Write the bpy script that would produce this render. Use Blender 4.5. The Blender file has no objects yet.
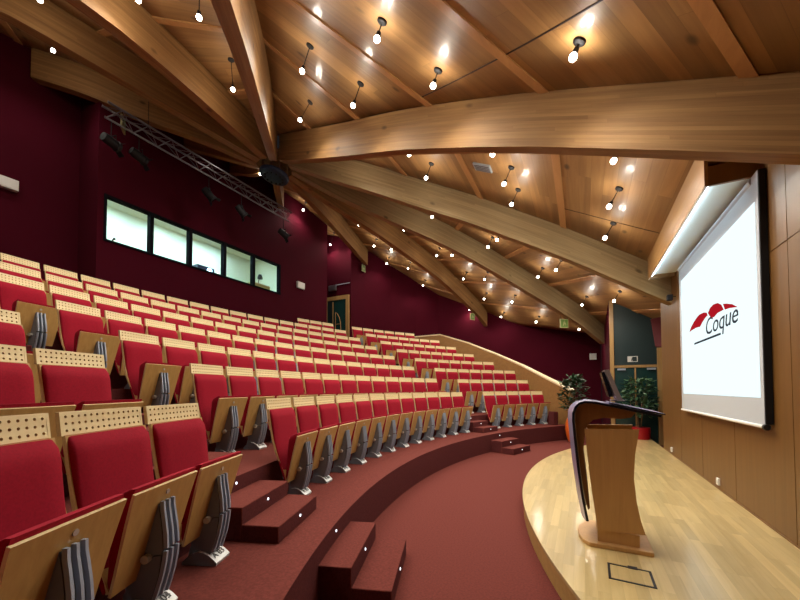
import bpy, bmesh, math, random
from mathutils import Vector, Matrix, Euler
random.seed(7)
sc = bpy.context.scene
COL = sc.collection
R = math.radians
H = 1.55                                  # eye height of the tripod

# ------------------------------------------------------------------ materials
MATS = {}
def newmat(name):
    m = bpy.data.materials.new(name); m.use_nodes = True
    nt = m.node_tree; nt.nodes.clear()
    out = nt.nodes.new('ShaderNodeOutputMaterial')
    b = nt.nodes.new('ShaderNodeBsdfPrincipled')
    nt.links.new(b.outputs[0], out.inputs[0])
    MATS[name] = m
    return m, nt, b
def N(nt, t, **kw):
    n = nt.nodes.new(t)
    for k, v in kw.items():
        if k in n.inputs: n.inputs[k].default_value = v
        else: setattr(n, k, v)
    return n
def ramp(nt, fac, stops):
    r = nt.nodes.new('ShaderNodeValToRGB')
    e = r.color_ramp.elements
    while len(e) < len(stops): e.new(.5)
    for i, (p, c) in enumerate(stops):
        e[i].position = p; e[i].color = (*c, 1)
    nt.links.new(fac, r.inputs[0]); return r.outputs[0]
def mix(nt, fac, a, b, mode='MIX'):
    m = nt.nodes.new('ShaderNodeMix'); m.data_type = 'RGBA'; m.blend_type = mode
    for v, i in ((fac, 0), (a, 6), (b, 7)):
        if isinstance(v, (int, float)): m.inputs[i].default_value = v
        elif isinstance(v, tuple): m.inputs[i].default_value = (*v, 1)
        else: nt.links.new(v, m.inputs[i])
    return m.outputs[2]
def math_(nt, op, a, b=None):
    m = nt.nodes.new('ShaderNodeMath'); m.operation = op
    for i, v in enumerate((a, b)):
        if v is None: continue
        if isinstance(v, (int, float)): m.inputs[i].default_value = v
        else: nt.links.new(v, m.inputs[i])
    return m.outputs[0]
def plain(name, col, rough=.5, metal=0, spec=.5, noise=0, nscale=8, bump=0, bscale=200, emit=None):
    m, nt, b = newmat(name)
    b.inputs['Base Color'].default_value = (*col, 1)
    b.inputs['Roughness'].default_value = rough
    b.inputs['Metallic'].default_value = metal
    b.inputs['Specular IOR Level'].default_value = spec
    tc = N(nt, 'ShaderNodeTexCoord')
    if noise:
        n = N(nt, 'ShaderNodeTexNoise', Scale=nscale, Detail=4.0)
        nt.links.new(tc.outputs['Object'], n.inputs['Vector'])
        c = ramp(nt, n.outputs['Fac'], [(.25, tuple(x*(1-noise) for x in col)), (.75, tuple(min(1, x*(1+noise)) for x in col))])
        nt.links.new(c, b.inputs['Base Color'])
    if bump:
        n2 = N(nt, 'ShaderNodeTexNoise', Scale=bscale, Detail=2.0)
        nt.links.new(tc.outputs['Object'], n2.inputs['Vector'])
        bp = N(nt, 'ShaderNodeBump', Strength=bump, Distance=.004)
        nt.links.new(n2.outputs['Fac'], bp.inputs['Height']); nt.links.new(bp.outputs[0], b.inputs['Normal'])
    if emit:
        b.inputs['Emission Color'].default_value = (*emit[0], 1); b.inputs['Emission Strength'].default_value = emit[1]
    return m
def wood(name, dark, light, rough=.4, axis=2, scale=1.0, uv=False, plank=0, plen=0, knots=0, var=.25, seam=.55, spec=.5, coat=0):
    """grain stretched along one axis; optional planks (width across axis, length along it) with their own tone"""
    m, nt, b = newmat(name)
    tc = N(nt, 'ShaderNodeTexCoord')
    src = tc.outputs['UV'] if uv else tc.outputs['Object']
    mp = N(nt, 'ShaderNodeMapping')
    st = [9*scale]*3; st[axis] = .55*scale
    mp.inputs['Scale'].default_value = st
    nt.links.new(src, mp.inputs['Vector'])
    n = N(nt, 'ShaderNodeTexNoise', Scale=1.6, Detail=6.0, Roughness=.62, Distortion=.5)
    fac = n.outputs['Fac']
    if plank:
        sp = N(nt, 'ShaderNodeSeparateXYZ'); nt.links.new(src, sp.inputs[0])
        across, along = (0, 1) if axis == 1 else (1, 0)
        a = math_(nt, 'DIVIDE', sp.outputs[across], plank)
        ia = math_(nt, 'FLOOR', a)
        w1 = N(nt, 'ShaderNodeTexWhiteNoise', noise_dimensions='1D'); nt.links.new(ia, w1.inputs['W'])
        if plen:
            l = math_(nt, 'ADD', math_(nt, 'DIVIDE', sp.outputs[along], plen), math_(nt, 'MULTIPLY', w1.outputs['Value'], 7.3))
            il = math_(nt, 'FLOOR', l)
            idn = math_(nt, 'ADD', math_(nt, 'MULTIPLY', ia, 17.13), math_(nt, 'MULTIPLY', il, 3.71))
        else:
            l = None; idn = math_(nt, 'MULTIPLY', ia, 17.13)
        w2 = N(nt, 'ShaderNodeTexWhiteNoise', noise_dimensions='1D'); nt.links.new(idn, w2.inputs['W'])
        cb = N(nt, 'ShaderNodeCombineXYZ'); 
        for i in range(3): nt.links.new(math_(nt, 'MULTIPLY', w2.outputs['Value'], 31.0+i*7), cb.inputs[i])
        va = N(nt, 'ShaderNodeVectorMath', operation='ADD')
        nt.links.new(mp.outputs[0], va.inputs[0]); nt.links.new(cb.outputs[0], va.inputs[1])
        nt.links.new(va.outputs[0], n.inputs['Vector'])
    else:
        nt.links.new(mp.outputs[0], n.inputs['Vector'])
    c = ramp(nt, fac, [(.22, dark), (.5, tuple((x+y)/2 for x, y in zip(dark, light))), (.8, light)])
    if plank:
        g = ramp(nt, w2.outputs['Value'], [(0, (1-var,)*3), (1, (1+var*.6,)*3)])
        c = mix(nt, 1.0, c, g, 'MULTIPLY')
        fr = math_(nt, 'FRACT', a)
        d = math_(nt, 'ABSOLUTE', math_(nt, 'SUBTRACT', fr, .5))
        s = math_(nt, 'GREATER_THAN', d, .5-.0018/plank*1.0)
        if l is not None:
            d2 = math_(nt, 'ABSOLUTE', math_(nt, 'SUBTRACT', math_(nt, 'FRACT', l), .5))
            s = math_(nt, 'MAXIMUM', s, math_(nt, 'GREATER_THAN', d2, .5-.002/plen))
        c = mix(nt, math_(nt, 'MULTIPLY', s, seam), c, tuple(x*.35 for x in dark))
    if knots:
        mk = N(nt, 'ShaderNodeMapping'); sk = [3.0]*3; sk[axis] = 1.7
        mk.inputs['Scale'].default_value = sk
        nt.links.new(src, mk.inputs['Vector'])
        v = N(nt, 'ShaderNodeTexVoronoi', Scale=1.0); nt.links.new(mk.outputs[0], v.inputs['Vector'])
        sc_ = N(nt, 'ShaderNodeSeparateColor'); nt.links.new(v.outputs['Color'], sc_.inputs[0])
        pick = math_(nt, 'GREATER_THAN', sc_.outputs[0], .62)
        k = ramp(nt, v.outputs['Distance'], [(.06, (1, 1, 1)), (.15, (0, 0, 0))])
        c = mix(nt, math_(nt, 'MULTIPLY', math_(nt, 'MULTIPLY', k, pick), knots), c, tuple(x*.22 for x in dark))
    nt.links.new(c, b.inputs['Base Color'])
    b.inputs['Roughness'].default_value = rough
    b.inputs['Specular IOR Level'].default_value = spec
    if coat: b.inputs['Coat Weight'].default_value = coat; b.inputs['Coat Roughness'].default_value = .12
    return m
def emis(name, col, s, sample=True):
    m = bpy.data.materials.new(name); m.use_nodes = True
    nt = m.node_tree; nt.nodes.clear()
    o = nt.nodes.new('ShaderNodeOutputMaterial'); e = nt.nodes.new('ShaderNodeEmission')
    e.inputs[0].default_value = (*col, 1); e.inputs[1].default_value = s
    nt.links.new(e.outputs[0], o.inputs[0])
    if not sample: m.cycles.emission_sampling = 'NONE'
    return m

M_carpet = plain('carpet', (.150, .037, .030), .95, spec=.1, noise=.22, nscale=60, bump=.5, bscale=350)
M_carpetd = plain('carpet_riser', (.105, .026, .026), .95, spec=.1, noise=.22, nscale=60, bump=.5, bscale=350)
M_redwall = plain('red_wall_paint', (.046, .002, .0075), .85, spec=.06, noise=.07, nscale=1.2)
M_fabric = plain('red_fabric', (.285, .0035, .019), .85, spec=.18, noise=.14, nscale=90, bump=.25, bscale=500)
M_fabric.node_tree.nodes['Principled BSDF'].inputs['Sheen Weight'].default_value = .12
M_fabric.node_tree.nodes['Principled BSDF'].inputs['Sheen Tint'].default_value = (1, .1, .12, 1)
M_maple = wood('pale_maple', (.76, .62, .32), (.90, .78, .47), .42, axis=0, scale=2)
M_ply = wood('seat_plywood', (.42, .245, .072), (.57, .36, .125), .36, axis=2, scale=2.2)
M_edge = wood('plywood_edge', (.66, .50, .25), (.80, .64, .36), .5, axis=0, scale=3)
M_seatmetal = plain('seat_grey_metal', (.20, .225, .265), .45, metal=.05)
M_seatrib = plain('seat_rib_metal', (.34, .40, .50), .4, metal=.1)
M_seatfoot = plain('seat_foot_metal', (.66, .69, .70), .4, metal=.2)
M_seatgap = plain('seat_dark_groove', (.045, .05, .06), .5)
M_inlay = plain('dark_inlay', (.02, .02, .025), .5)
M_bolt = plain('bolt_metal', (.55, .53, .48), .3, metal=.3)
M_frameblk = plain('window_frame_black', (.006, .006, .008), .9, spec=.03)
M_chrome = plain('chrome', (.7, .7, .7), .2, metal=1)
M_stage = wood('stage_parquet', (.50, .365, .145), (.70, .55, .265), .36, axis=1, scale=1.2, plank=.075, plen=.55, var=.17, seam=.14, coat=.6)
M_stageside = wood('stage_fascia_wood', (.40, .24, .075), (.58, .38, .13), .4, axis=0, scale=1)
M_panel = wood('stage_wall_wood', (.135, .062, .0135), (.195, .093, .0245), .42, axis=2, scale=.9)
M_canopy = wood('canopy_wood', (.25, .125, .040), (.36, .20, .072), .4, axis=1, scale=1)
M_white = plain('white_paint', (.80, .80, .78), .5)
M_offw = plain('underside_white', (.74, .86, .90), .55)
M_beam = wood('glulam_beam', (.20, .098, .034), (.36, .20, .074), .6, axis=0, scale=.9, uv=True, plank=.042, plen=3.2, var=.16, seam=.2, knots=.75, spec=.25)
M_beamlit = wood('glulam_beam_light_cast', (.25, .175, .085), (.41, .30, .155), .6, axis=0, scale=.9, uv=True, plank=.042, plen=3.2, var=.16, seam=.2, knots=.75, spec=.25)  # grey cast of screen and lamp light put into the beam colour
M_ceil = wood('ceiling_boards', (.235, .118, .040), (.44, .25, .094), .5, axis=1, scale=.7, uv=True, plank=.17, plen=2.6, var=.22, seam=.4, knots=.8, coat=.16)
M_batten = wood('ceiling_batten', (.40, .20, .07), (.56, .30, .115), .4, axis=1, scale=1, uv=False)
M_seam = plain('ceiling_shadow_gap', (.03, .014, .007), .8)
M_steel = plain('dark_blue_steel', (.012, .016, .04), .4, metal=.5)
M_black = plain('black_metal', (.010, .010, .012), .6, spec=.25)
M_blackgloss = plain('black_gloss', (.012, .013, .02), .18)
M_truss = plain('truss_grey', (.17, .155, .175), .3, metal=.7)
M_balu = wood('balustrade_wood', (.25, .125, .040), (.37, .20, .07), .42, axis=0, scale=.8)
M_cap = wood('balustrade_cap_maple', (.75, .58, .33), (.88, .74, .50), .4, axis=0, scale=1)
M_lect = wood('lectern_cherry', (.50, .275, .10), (.64, .375, .15), .38, axis=2, scale=1.6)
M_lectdk = wood('lectern_liner', (.22, .09, .025), (.32, .14, .045), .4, axis=2, scale=1.6)
M_frame = wood('door_frame_wood', (.33, .19, .065), (.44, .27, .105), .4, axis=2, scale=1.5)
M_green = plain('dark_green_glaze', (.010, .040, .038), .25)
M_greenpan = plain('dark_green_panel', (.008, .024, .027), .5)
M_cream = plain('control_room_wall', (.82, .82, .66), .8)
M_tan = plain('tan_board', (.50, .36, .14), .6)
M_orange = plain('orange_glaze', (.75, .13, .015), .4)
M_redpot = plain('red_glaze', (.35, .006, .012), .4)
M_soil = plain('soil', (.03, .02, .012), .9)
M_leaf = plain('leaf_green', (.016, .052, .020), .45, noise=.5, nscale=6)
M_leaf2 = plain('leaf_green_light', (.05, .12, .055), .45, noise=.5, nscale=6)
M_trunk = plain('plant_stem', (.12, .075, .035), .8)
M_bulb = emis('lamp_glow', (1, .93, .80), 26, False)
M_led = emis('step_led', (.9, .93, 1), 2.2)
M_screen = emis('projected_white', (.84, .98, 1.0), 1.12)
M_scred = emis('projected_red', (.52, .012, .022), .8)
M_sctxt = emis('projected_dark', (.035, .04, .05), 1.0)
M_scgrey = emis('projected_pale_grey', (.62, .66, .70), 1.0)
M_scfab = plain('screen_fabric', (.50, .55, .62), .7)
M_tube = emis('fluorescent_panel', (.62, .88, 1.0), 62)
M_addstrip = emis('added_housing_glow', (.72, .92, 1.0), 14)  # glow for the added lamp hidden in the screen housing
M_lens = emis('projector_lens', (.55, .8, 1.0), 9)
M_blue = plain('projector_blue', (.02, .05, .14), .3)
M_signgreen = plain('sign_green', (.07, .15, .02), .5, emit=None)
M_signcream = plain('sign_cream', (.30, .29, .13), .5, emit=None)
M_sheetsheen = plain('lectern_sheet_sheen', (.30, .29, .46), .25, spec=.6)  # lavender reflection on the black sheet put into its base colour
M_sheetedge = plain('lectern_sheet_black', (.012, .012, .018), .25)
M_moned = plain('monitor_silver', (.42, .38, .40), .4, metal=.3)
M_speakred = plain('speaker_maroon', (.11, .008, .016), .6)
m, nt, b = newmat('window_glass')
nt.nodes.clear()
o_ = N(nt, 'ShaderNodeOutputMaterial'); t_ = N(nt, 'ShaderNodeBsdfTransparent'); g_ = N(nt, 'ShaderNodeBsdfGlossy', Roughness=.02)
f_ = N(nt, 'ShaderNodeFresnel', IOR=1.45); x_ = N(nt, 'ShaderNodeMixShader')
t_.inputs[0].default_value = (.90, .97, .96, 1)
ge_ = N(nt, 'ShaderNodeNewGeometry'); nt.links.new(math_(nt, 'MULTIPLY', f_.outputs[0], math_(nt, 'SUBTRACT', 1.0, ge_.outputs['Backfacing'])), x_.inputs[0]); nt.links.new(t_.outputs[0], x_.inputs[1]); nt.links.new(g_.outputs[0], x_.inputs[2]); nt.links.new(x_.outputs[0], o_.inputs[0])
M_glass = m

# ------------------------------------------------------------------ mesh helpers
class MB:
    def __init__(s): s.v = []; s.f = []; s.m = []; s.uv = {}
    def add(s, vs, fs, mi=0, uvs=None):
        b = len(s.v); s.v += [tuple(p) for p in vs]
        for k, f in enumerate(fs):
            if uvs: s.uv[len(s.f)] = uvs[k]
            s.f.append(tuple(b+i for i in f)); s.m.append(mi)
        return s
    def box(s, x0, x1, y0, y1, z0, z1, mi=0):
        v = [(x, y, z) for x in (x0, x1) for y in (y0, y1) for z in (z0, z1)]
        return s.add(v, [(0,1,3,2), (4,6,7,5), (0,4,5,1), (2,3,7,6), (0,2,6,4), (1,5,7,3)], mi)
    def obox(s, c, ax, ay, az, mi=0):
        """box from centre and three half vectors"""
        c, ax, ay, az = map(Vector, (c, ax, ay, az))
        v = [c+ax*i+ay*j+az*k for i in (-1, 1) for j in (-1, 1) for k in (-1, 1)]
        return s.add(v, [(0,1,3,2), (4,6,7,5), (0,4,5,1), (2,3,7,6), (0,2,6,4), (1,5,7,3)], mi)
    def prism(s, poly, d0, d1, fn, mi=0, side_mi=None):
        """poly: 2D points; fn(a, b, d) -> 3D"""
        n = len(poly)
        v = [fn(a, b, d0) for a, b in poly]+[fn(a, b, d1) for a, b in poly]
        s.add(v, [tuple(range(n))[::-1], tuple(range(n, 2*n))], mi)
        b0 = len(s.v)-2*n
        for i in range(n):
            j = (i+1) % n
            s.f.append((b0+i, b0+j, b0+n+j, b0+n+i)); s.m.append(mi if side_mi is None else side_mi)
        return s
    def loft(s, rings, mi=0, caps=True, closed=True):
        n = len(rings[0]); b = len(s.v)
        for r in rings: s.v += [tuple(p) for p in r]
        for k in range(len(rings)-1):
            for i in range(n if closed else n-1):
                j = (i+1) % n
                s.f.append((b+k*n+i, b+k*n+j, b+(k+1)*n+j, b+(k+1)*n+i)); s.m.append(mi)
        if caps:
            s.f.append(tuple(b+i for i in range(n))[::-1]); s.m.append(mi)
            s.f.append(tuple(b+(len(rings)-1)*n+i for i in range(n))); s.m.append(mi)
        return s
    def tube(s, pts, r, n=8, mi=0):
        pts = [Vector(p) for p in pts]; rings = []
        rr = r if isinstance(r, (list, tuple)) else [r]*len(pts)
        for i, p in enumerate(pts):
            d = (pts[min(i+1, len(pts)-1)]-pts[max(i-1, 0)]).normalized()
            u = d.cross(Vector((0, 0, 1)) if abs(d.z) < .95 else Vector((1, 0, 0))).normalized(); w = d.cross(u)
            rings.append([p+(u*math.cos(2*math.pi*k/n)+w*math.sin(2*math.pi*k/n))*rr[i] for k in range(n)])
        return s.loft(rings, mi)
    def lathe(s, prof, c=(0, 0, 0), n=20, mi=0):
        rings = [[(c[0]+r*math.cos(2*math.pi*k/n), c[1]+r*math.sin(2*math.pi*k/n), c[2]+z) for k in range(n)] for r, z in prof]
        return s.loft(rings, mi)
    def mesh(s, name, mats, smooth=None, bevel=0, fixn=True):
        me = bpy.data.meshes.new(name)
        me.from_pydata(s.v, [], s.f)
        for m in (mats if isinstance(mats, (list, tuple)) else [mats]): me.materials.append(m)
        me.polygons.foreach_set('material_index', s.m)
        if s.uv:
            ul = me.uv_layers.new(name='UVMap')
            for k, u in s.uv.items():
                for li, c in zip(me.polygons[k].loop_indices, u): ul.data[li].uv = c
        if fixn or bevel:
            bm = bmesh.new(); bm.from_mesh(me)
            if fixn: bmesh.ops.recalc_face_normals(bm, faces=bm.faces)
            if bevel:
                ed = [e for e in bm.edges if len(e.link_faces) == 2 and e.calc_face_angle(0) > .6]
                bmesh.ops.bevel(bm, geom=ed, offset=bevel, segments=2, affect='EDGES', profile=.5)
            bm.to_mesh(me); bm.free()
        if smooth is not None:
            for p in me.polygons: p.use_smooth = True
            me.set_sharp_from_angle(angle=R(smooth))
        return me
    def build(s, name, mats, parent=None, smooth=None, bevel=0, fixn=True):
        return link(name, s.mesh(name, mats, smooth, bevel, fixn), parent)
def link(name, data, parent=None):
    o = bpy.data.objects.new(name, data); COL.objects.link(o)
    if parent: o.parent = parent
    return o
def tag(o, label, cat, group=None, kind=None):
    o['label'] = label; o['category'] = cat
    if group: o['group'] = group
    if kind: o['kind'] = kind
    return o
def thing(name, label, cat, loc=(0, 0, 0), rz=0, group=None):
    o = link(name, None); o.location = loc; o.rotation_euler = (0, 0, rz); o.empty_display_size = .1
    return tag(o, label, cat, group)
def struct(o, label=None, cat=None):
    o['kind'] = 'structure'
    if label: o['label'] = label
    if cat: o['category'] = cat
    return o
def copy_tree(o, parent=None):
    c = o.copy(); COL.objects.link(c)
    if parent: c.parent = parent
    for ch in list(o.children): copy_tree(ch, c)
    return c
def text_mesh(name, body, size, mat, extrude=.001, shear=0, align='CENTER', space=1):
    cu = bpy.data.curves.new(name, 'FONT'); cu.body = body; cu.size = size; cu.extrude = extrude
    cu.align_x = align; cu.align_y = 'BOTTOM_BASELINE' if False else 'CENTER'; cu.shear = shear; cu.space_character = space
    cu.resolution_u = 3
    t = bpy.data.objects.new(name, cu); COL.objects.link(t)
    dg = bpy.context.evaluated_depsgraph_get(); dg.update()
    me = bpy.data.meshes.new_from_object(t.evaluated_get(dg))
    bpy.data.objects.remove(t); me.materials.clear(); me.materials.append(mat); me.name = name
    return me
ORD = ['first', 'second', 'third', 'fourth', 'fifth', 'sixth', 'seventh', 'eighth', 'ninth', 'tenth', 'eleventh', 'twelfth',
       'thirteenth', 'fourteenth', 'fifteenth', 'sixteenth', 'seventeenth', 'eighteenth', 'nineteenth']
IDENT = lambda a, b, d: (a, b, d)

# ------------------------------------------------------------------ plan geometry
CX, CY = 7.44, 5.695                      # centre of the seating arcs
R1, DR, DZ, Z1 = 10.764, .8644, .374, .423
EDGE = lambda k: 9.86+DR*(k-1)            # riser of tier k
TZ = lambda k: Z1+DZ*(k-1)
def pol(r, deg): return (CX+r*math.cos(R(deg)), CY+r*math.sin(R(deg)))
XS = 1.60                                 # stage wall face
XB = -9.50                                # control room wall face

# ------------------------------------------------------------------ floor, tiers, stage
struct(MB().box(-13, 4, -7, 18, -.2, 0).build('floor', M_carpet), 'dark red carpet of the flat floor before the stage', 'floor')
BAL = [(-.34, 11.72), (-1.15, 12.75), (-2.0, 13.72), (-3.1, 14.42), (-4.4, 14.78), (-5.75, 15.02), (-7.5, 15.1)]
def theta_min(r):
    pts = []
    for x, y in BAL:
        pts.append((math.hypot(x-CX, y-CY), math.degrees(math.atan2(y-CY, x-CX))))
    pts.sort()
    if r <= pts[0][0]: return pts[0][1]
    for (a, ta), (b, tb) in zip(pts, pts[1:]):
        if r <= b: return ta+(tb-ta)*(r-a)/(b-a)
    return pts[-1][1]+(r-pts[-1][0])*.5
for k in range(1, 10):
    r0, r1 = EDGE(k), (EDGE(k+1)+.02 if k < 9 else EDGE(k)+2.4)
    t0a, t0b, t1 = theta_min(r0)+.15, theta_min(r1)+.15, 222
    n = 84; mb = MB()
    vs = []
    for i in range(n+1):
        f = i/n
        a0, a1 = t0a+(t1-t0a)*f, t0b+(t1-t0b)*f
        p, q = pol(r0, a0), pol(r1, a1)
        vs += [(*p, 0), (*p, TZ(k)), (*q, TZ(k)), (*q, 0)]
    mb.add(vs, [], 0)
    for i in range(n):
        a = i*4; b_ = a+4
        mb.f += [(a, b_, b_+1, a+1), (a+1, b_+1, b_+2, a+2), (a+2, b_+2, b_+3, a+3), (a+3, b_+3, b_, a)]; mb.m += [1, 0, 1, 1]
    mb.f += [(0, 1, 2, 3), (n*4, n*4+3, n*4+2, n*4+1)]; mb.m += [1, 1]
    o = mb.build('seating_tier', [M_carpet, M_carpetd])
    struct(o, 'carpeted curved %s tier of the raked seating, counted up from the floor' % ORD[k-1], 'tier')

# stage platform: round front edge, straight back along the wall
SCX, SCY, SR, SH = 6.94, 5.87, 7.71, .20
a0 = math.degrees(math.acos((XS-SCX)/SR))
arc = [(SCX+SR*math.cos(R(a)), SCY+SR*math.sin(R(a))) for a in [a0+(360-2*a0)*i/90 for i in range(91)]]
mb = MB().prism(arc, .001, SH-.03, IDENT, 1)
arc2 = [(SCX+(SR+.012)*math.cos(R(a)), SCY+(SR+.012)*math.sin(R(a))) for a in [a0+(360-2*a0)*i/90 for i in range(91)]]
mb.prism(arc2, SH-.03, SH, IDENT, 0)
o = mb.build('stage_floor', [M_stage, M_stageside], fixn=True)
struct(o, 'low stage of pale wood parquet with a curved front edge', 'stage')

# ------------------------------------------------------------------ step flights
def led(parent, th, r, z, out):
    """small round light let into a riser"""
    x, y = pol(r, th)
    d = Vector((CX-x, CY-y, 0)).normalized()
    mb = MB(); u = Vector((-d.y, d.x, 0)); w = Vector((0, 0, 1)); c = Vector((x, y, z))
    rings = [[c+d*o_+(u*math.cos(q*math.pi/5)+w*math.sin(q*math.pi/5))*rr for q in range(10)] for o_, rr in ((-.004, .011), (.004, .011), (.006, .007))]
    mb.loft(rings)
    o = mb.build('step_light', M_led, parent)
    o['label'] = 'small round white step light'
    return o
def flight(t0, t1, r_in, r_mid, r_out, zb, rise, label, riser_led=None, wid=None):
    """two carpeted treads; r_in < r_mid < r_out, all radial faces"""
    t = thing('carpeted_steps', label, 'steps')
    tc = (t0+t1)/2; c = math.cos(R(tc)), math.sin(R(tc)); tn = (-c[1], c[0])
    half = math.radians((t1-t0)/2)*r_mid
    def ring(ra, rb):
        def corner(r, s):
            # front follows the radius slightly
            return (CX+c[0]*r+tn[0]*s, CY+c[1]*r+tn[1]*s)
        return [corner(ra, -half), corner(ra, half), corner(rb, half), corner(rb, -half)]
    for ra, rb, z in ((r_in, r_mid, zb+rise), (r_mid, r_out, zb+2*rise)):
        mb = MB(); p = ring(ra, rb)
        v = [(x, y, zb) for x, y in p]+[(x, y, z) for x, y in p]
        mb.add(v, [(3, 2, 1, 0)], 1).add([], [])
        b_ = 0
        mb.f += [(4, 5, 6, 7)]; mb.m += [0]
        for i in range(4):
            j = (i+1) % 4; mb.f.append((i, j, 4+j, 4+i)); mb.m.append(1)
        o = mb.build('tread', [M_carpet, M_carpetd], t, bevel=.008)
        led(o, tc, ra-.0005, z-rise*.42, 1)
    if riser_led: led(t, tc, riser_led, zb+2.55*rise, 1)
    return t
RISE = .1247
flight(197.15, 202.2, 9.32, 9.61, EDGE(1)+.005, 0, .141, 'two carpeted steps from the floor up to the seating, nearest the camera', EDGE(1)-.001)
flight(158.1, 163.0, 9.26, 9.56, EDGE(1)+.005, 0, .141, 'two carpeted steps on the floor at the far side near the orange pot', EDGE(1)-.001)
for k in range(1, 8):
    e = EDGE(k)
    flight(197.95-.08*(k-1), 202.1-.42*(k-1), e+.29, e+.575, EDGE(k+1)+.005, TZ(k), RISE,
           'carpeted aisle steps climbing from the %s tier in the aisle nearest the camera' % ORD[k-1], EDGE(k+1)-.001)
    flight(158.75+.2*(k-1), 162.45-.05*(k-1), e+.25, e+.545, EDGE(k+1)+.005, TZ(k), RISE,
           'carpeted aisle steps climbing from the %s tier in the far aisle beside the balustrade block' % ORD[k-1], EDGE(k+1)-.001)

# ------------------------------------------------------------------ walls
def wallbox(name, p, q, z0, z1, th, mat, label):
    """vertical slab from p to q in plan, th to the left of p->q"""
    p, q = Vector((*p, 0)), Vector((*q, 0)); d = (q-p).normalized(); n = Vector((-d.y, d.x, 0))*th
    mb = MB(); v = [p, q, q+n, p+n]
    mb.add([(a.x, a.y, z0) for a in v]+[(a.x, a.y, z1) for a in v], [(0,1,2,3), (4,5,6,7), (0,1,5,4), (1,2,6,5), (2,3,7,6), (3,0,4,7)])
    o = mb.build(name, mat); struct(o, label, 'wall'); return o
WY0, WY1, WZ0, WZ1 = 3.80, 9.00, 4.88, 5.96
mb = MB()
mb.box(XB-.12, XB, 3.68, 11.57, 0, WZ0).box(XB-.12, XB, 3.68, 11.57, WZ1, 9.7)
mb.box(XB-.12, XB, 3.68, WY0, WZ0, WZ1).box(XB-.12, XB, WY1, 11.57, WZ0, WZ1)
struct(mb.build('wall_back', M_redwall), 'dark red wall with the long control room window', 'wall')
wallbox('wall_recess_side', (XB-.12, 3.68), (-10.4, 3.68), 0, 9.8, -.1, M_redwall, 'short dark red return wall at the end of the control room wall')
wallbox('wall_recess', (-10.4, 3.68), (-10.4, -6.5), 0, 9.8, -.12, M_redwall, 'dark red recessed wall with a white wall box on it')
wallbox('wall_south', (-10.5, -6.5), (1.9, -6.5), 0, 9.0, -.12, M_redwall, 'dark red wall behind the camera')
wallbox('wall_alcove_side', (XB-.12, 11.57), (-10.6, 11.57), 0, 9.8, -.1, M_redwall, 'short dark red return beside the upper exit door')
wallbox('wall_alcove_end', (-10.6, 11.57), (-10.6, 12.6), 0, 9.8, .1, M_redwall, 'dark red end wall of the upper door alcove')
wallbox('wall_alcove', (-10.6, 12.5), (-8.93, 12.5), 0, 9.8, .12, M_redwall, 'dark red wall that holds the upper exit door')
curve = [(-8.93, 12.5), (-8.8, 13.4), (-8.2, 14.8), (-7.4, 16.0), (-6.5, 16.7)]
mb = MB()
for (x0, y0), (x1, y1) in zip(curve, curve[1:]):
    d = Vector((x1-x0, y1-y0, 0)).normalized(); n = Vector((-d.y, d.x, 0))*.12
    q = [(x0, y0), (x1, y1), (x1+n.x, y1+n.y), (x0+n.x, y0+n.y)]
    mb.add([(a, b_, 0) for a, b_ in q]+[(a, b_, 9.0) for a, b_ in q], [(0,1,2,3), (4,5,6,7), (0,1,5,4), (1,2,6,5), (2,3,7,6), (3,0,4,7)])
struct(mb.build('wall_curved', M_redwall), 'dark red curved wall behind the top rows by the upper exit door', 'wall')
wallbox('wall_far', (-6.5, 16.7), (.70, 16.7), 0, 7.5, .12, M_redwall, 'dark red far wall behind the sloping wooden balustrade')
wallbox('wall_far_side', (.72, 16.7), (.72, 11.75), 0, 5, .12, M_redwall, 'narrow dark red return wall beside the green doors')
mb = MB().box(1.93, 2.6, 11.80, 11.92, 0, 5).box(.72, 1.93, 11.86, 11.92, 4.3, 5)
struct(mb.build('wall_lobby', M_redwall), 'dark red wall strip around the green doors', 'wall')
wallbox('wall_lobby_side', (2.6, 11.8), (2.6, 9.6), 0, 5, .1, M_redwall, 'dark red side wall past the end of the stage wall')
# stage wall: flat board with separate veneered panels and open joints
mb = MB().box(XS+.012, XS+.2, -6.5, 9.70, 0, 4.9)
ys = [9.70, 8.10, 6.82, 5.54, 4.22, 2.95, 1.68, .41, -.86, -2.13, -3.4, -6.5]; g = .005
for a, b_ in zip(ys, ys[1:]):
    for z0, z1 in ((SH, 2.835), (2.835, 4.9)):
        if a > 6 : 
            if z0 > 1: continue
            z1 = 4.9
        mb.box(XS, XS+.013, b_+g, a-g, z0+(g if z0 > 1 else 0), z1-g)
mb.box(XS-.012, XS+.0, -6.5, 9.70, SH, SH+.012)
o = mb.build('wall_stage', M_panel); struct(o, 'brown veneered wooden wall panels behind the stage', 'wall')

# ------------------------------------------------------------------ sloping wooden balustrade at the end of the rows
bt = thing('wooden_balustrade', 'sloping wooden balustrade panel with pale cap closing the end of the rows', 'balustrade')
bz = [1.455, 1.885, 2.355, 2.90, 3.49, 3.975, 3.97]
mb = MB(); mc = MB()
def offs(pts, d):
    out = []
    for i, p in enumerate(pts):
        a = Vector(pts[max(i-1, 0)]); b_ = Vector(pts[min(i+1, len(pts)-1)]); t = (b_-a).normalized()
        out.append((p[0]-t.y*d, p[1]+t.x*d))
    return out
inn, outr = offs(BAL, 0.0), offs(BAL, -.14)
rings = [[(*a, 0), (*a, z), (*b_, z), (*b_, 0)] for a, b_, z in zip(inn, outr, bz)]
mb.loft(rings); mb.build('panel', M_balu, bt)
i2, o2 = offs(BAL, .02), offs(BAL, -.17)
rings = [[(*a, z+.002), (*a, z+.055), (*b_, z+.055), (*b_, z+.002)] for a, b_, z in zip(i2, o2, bz)]
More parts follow.
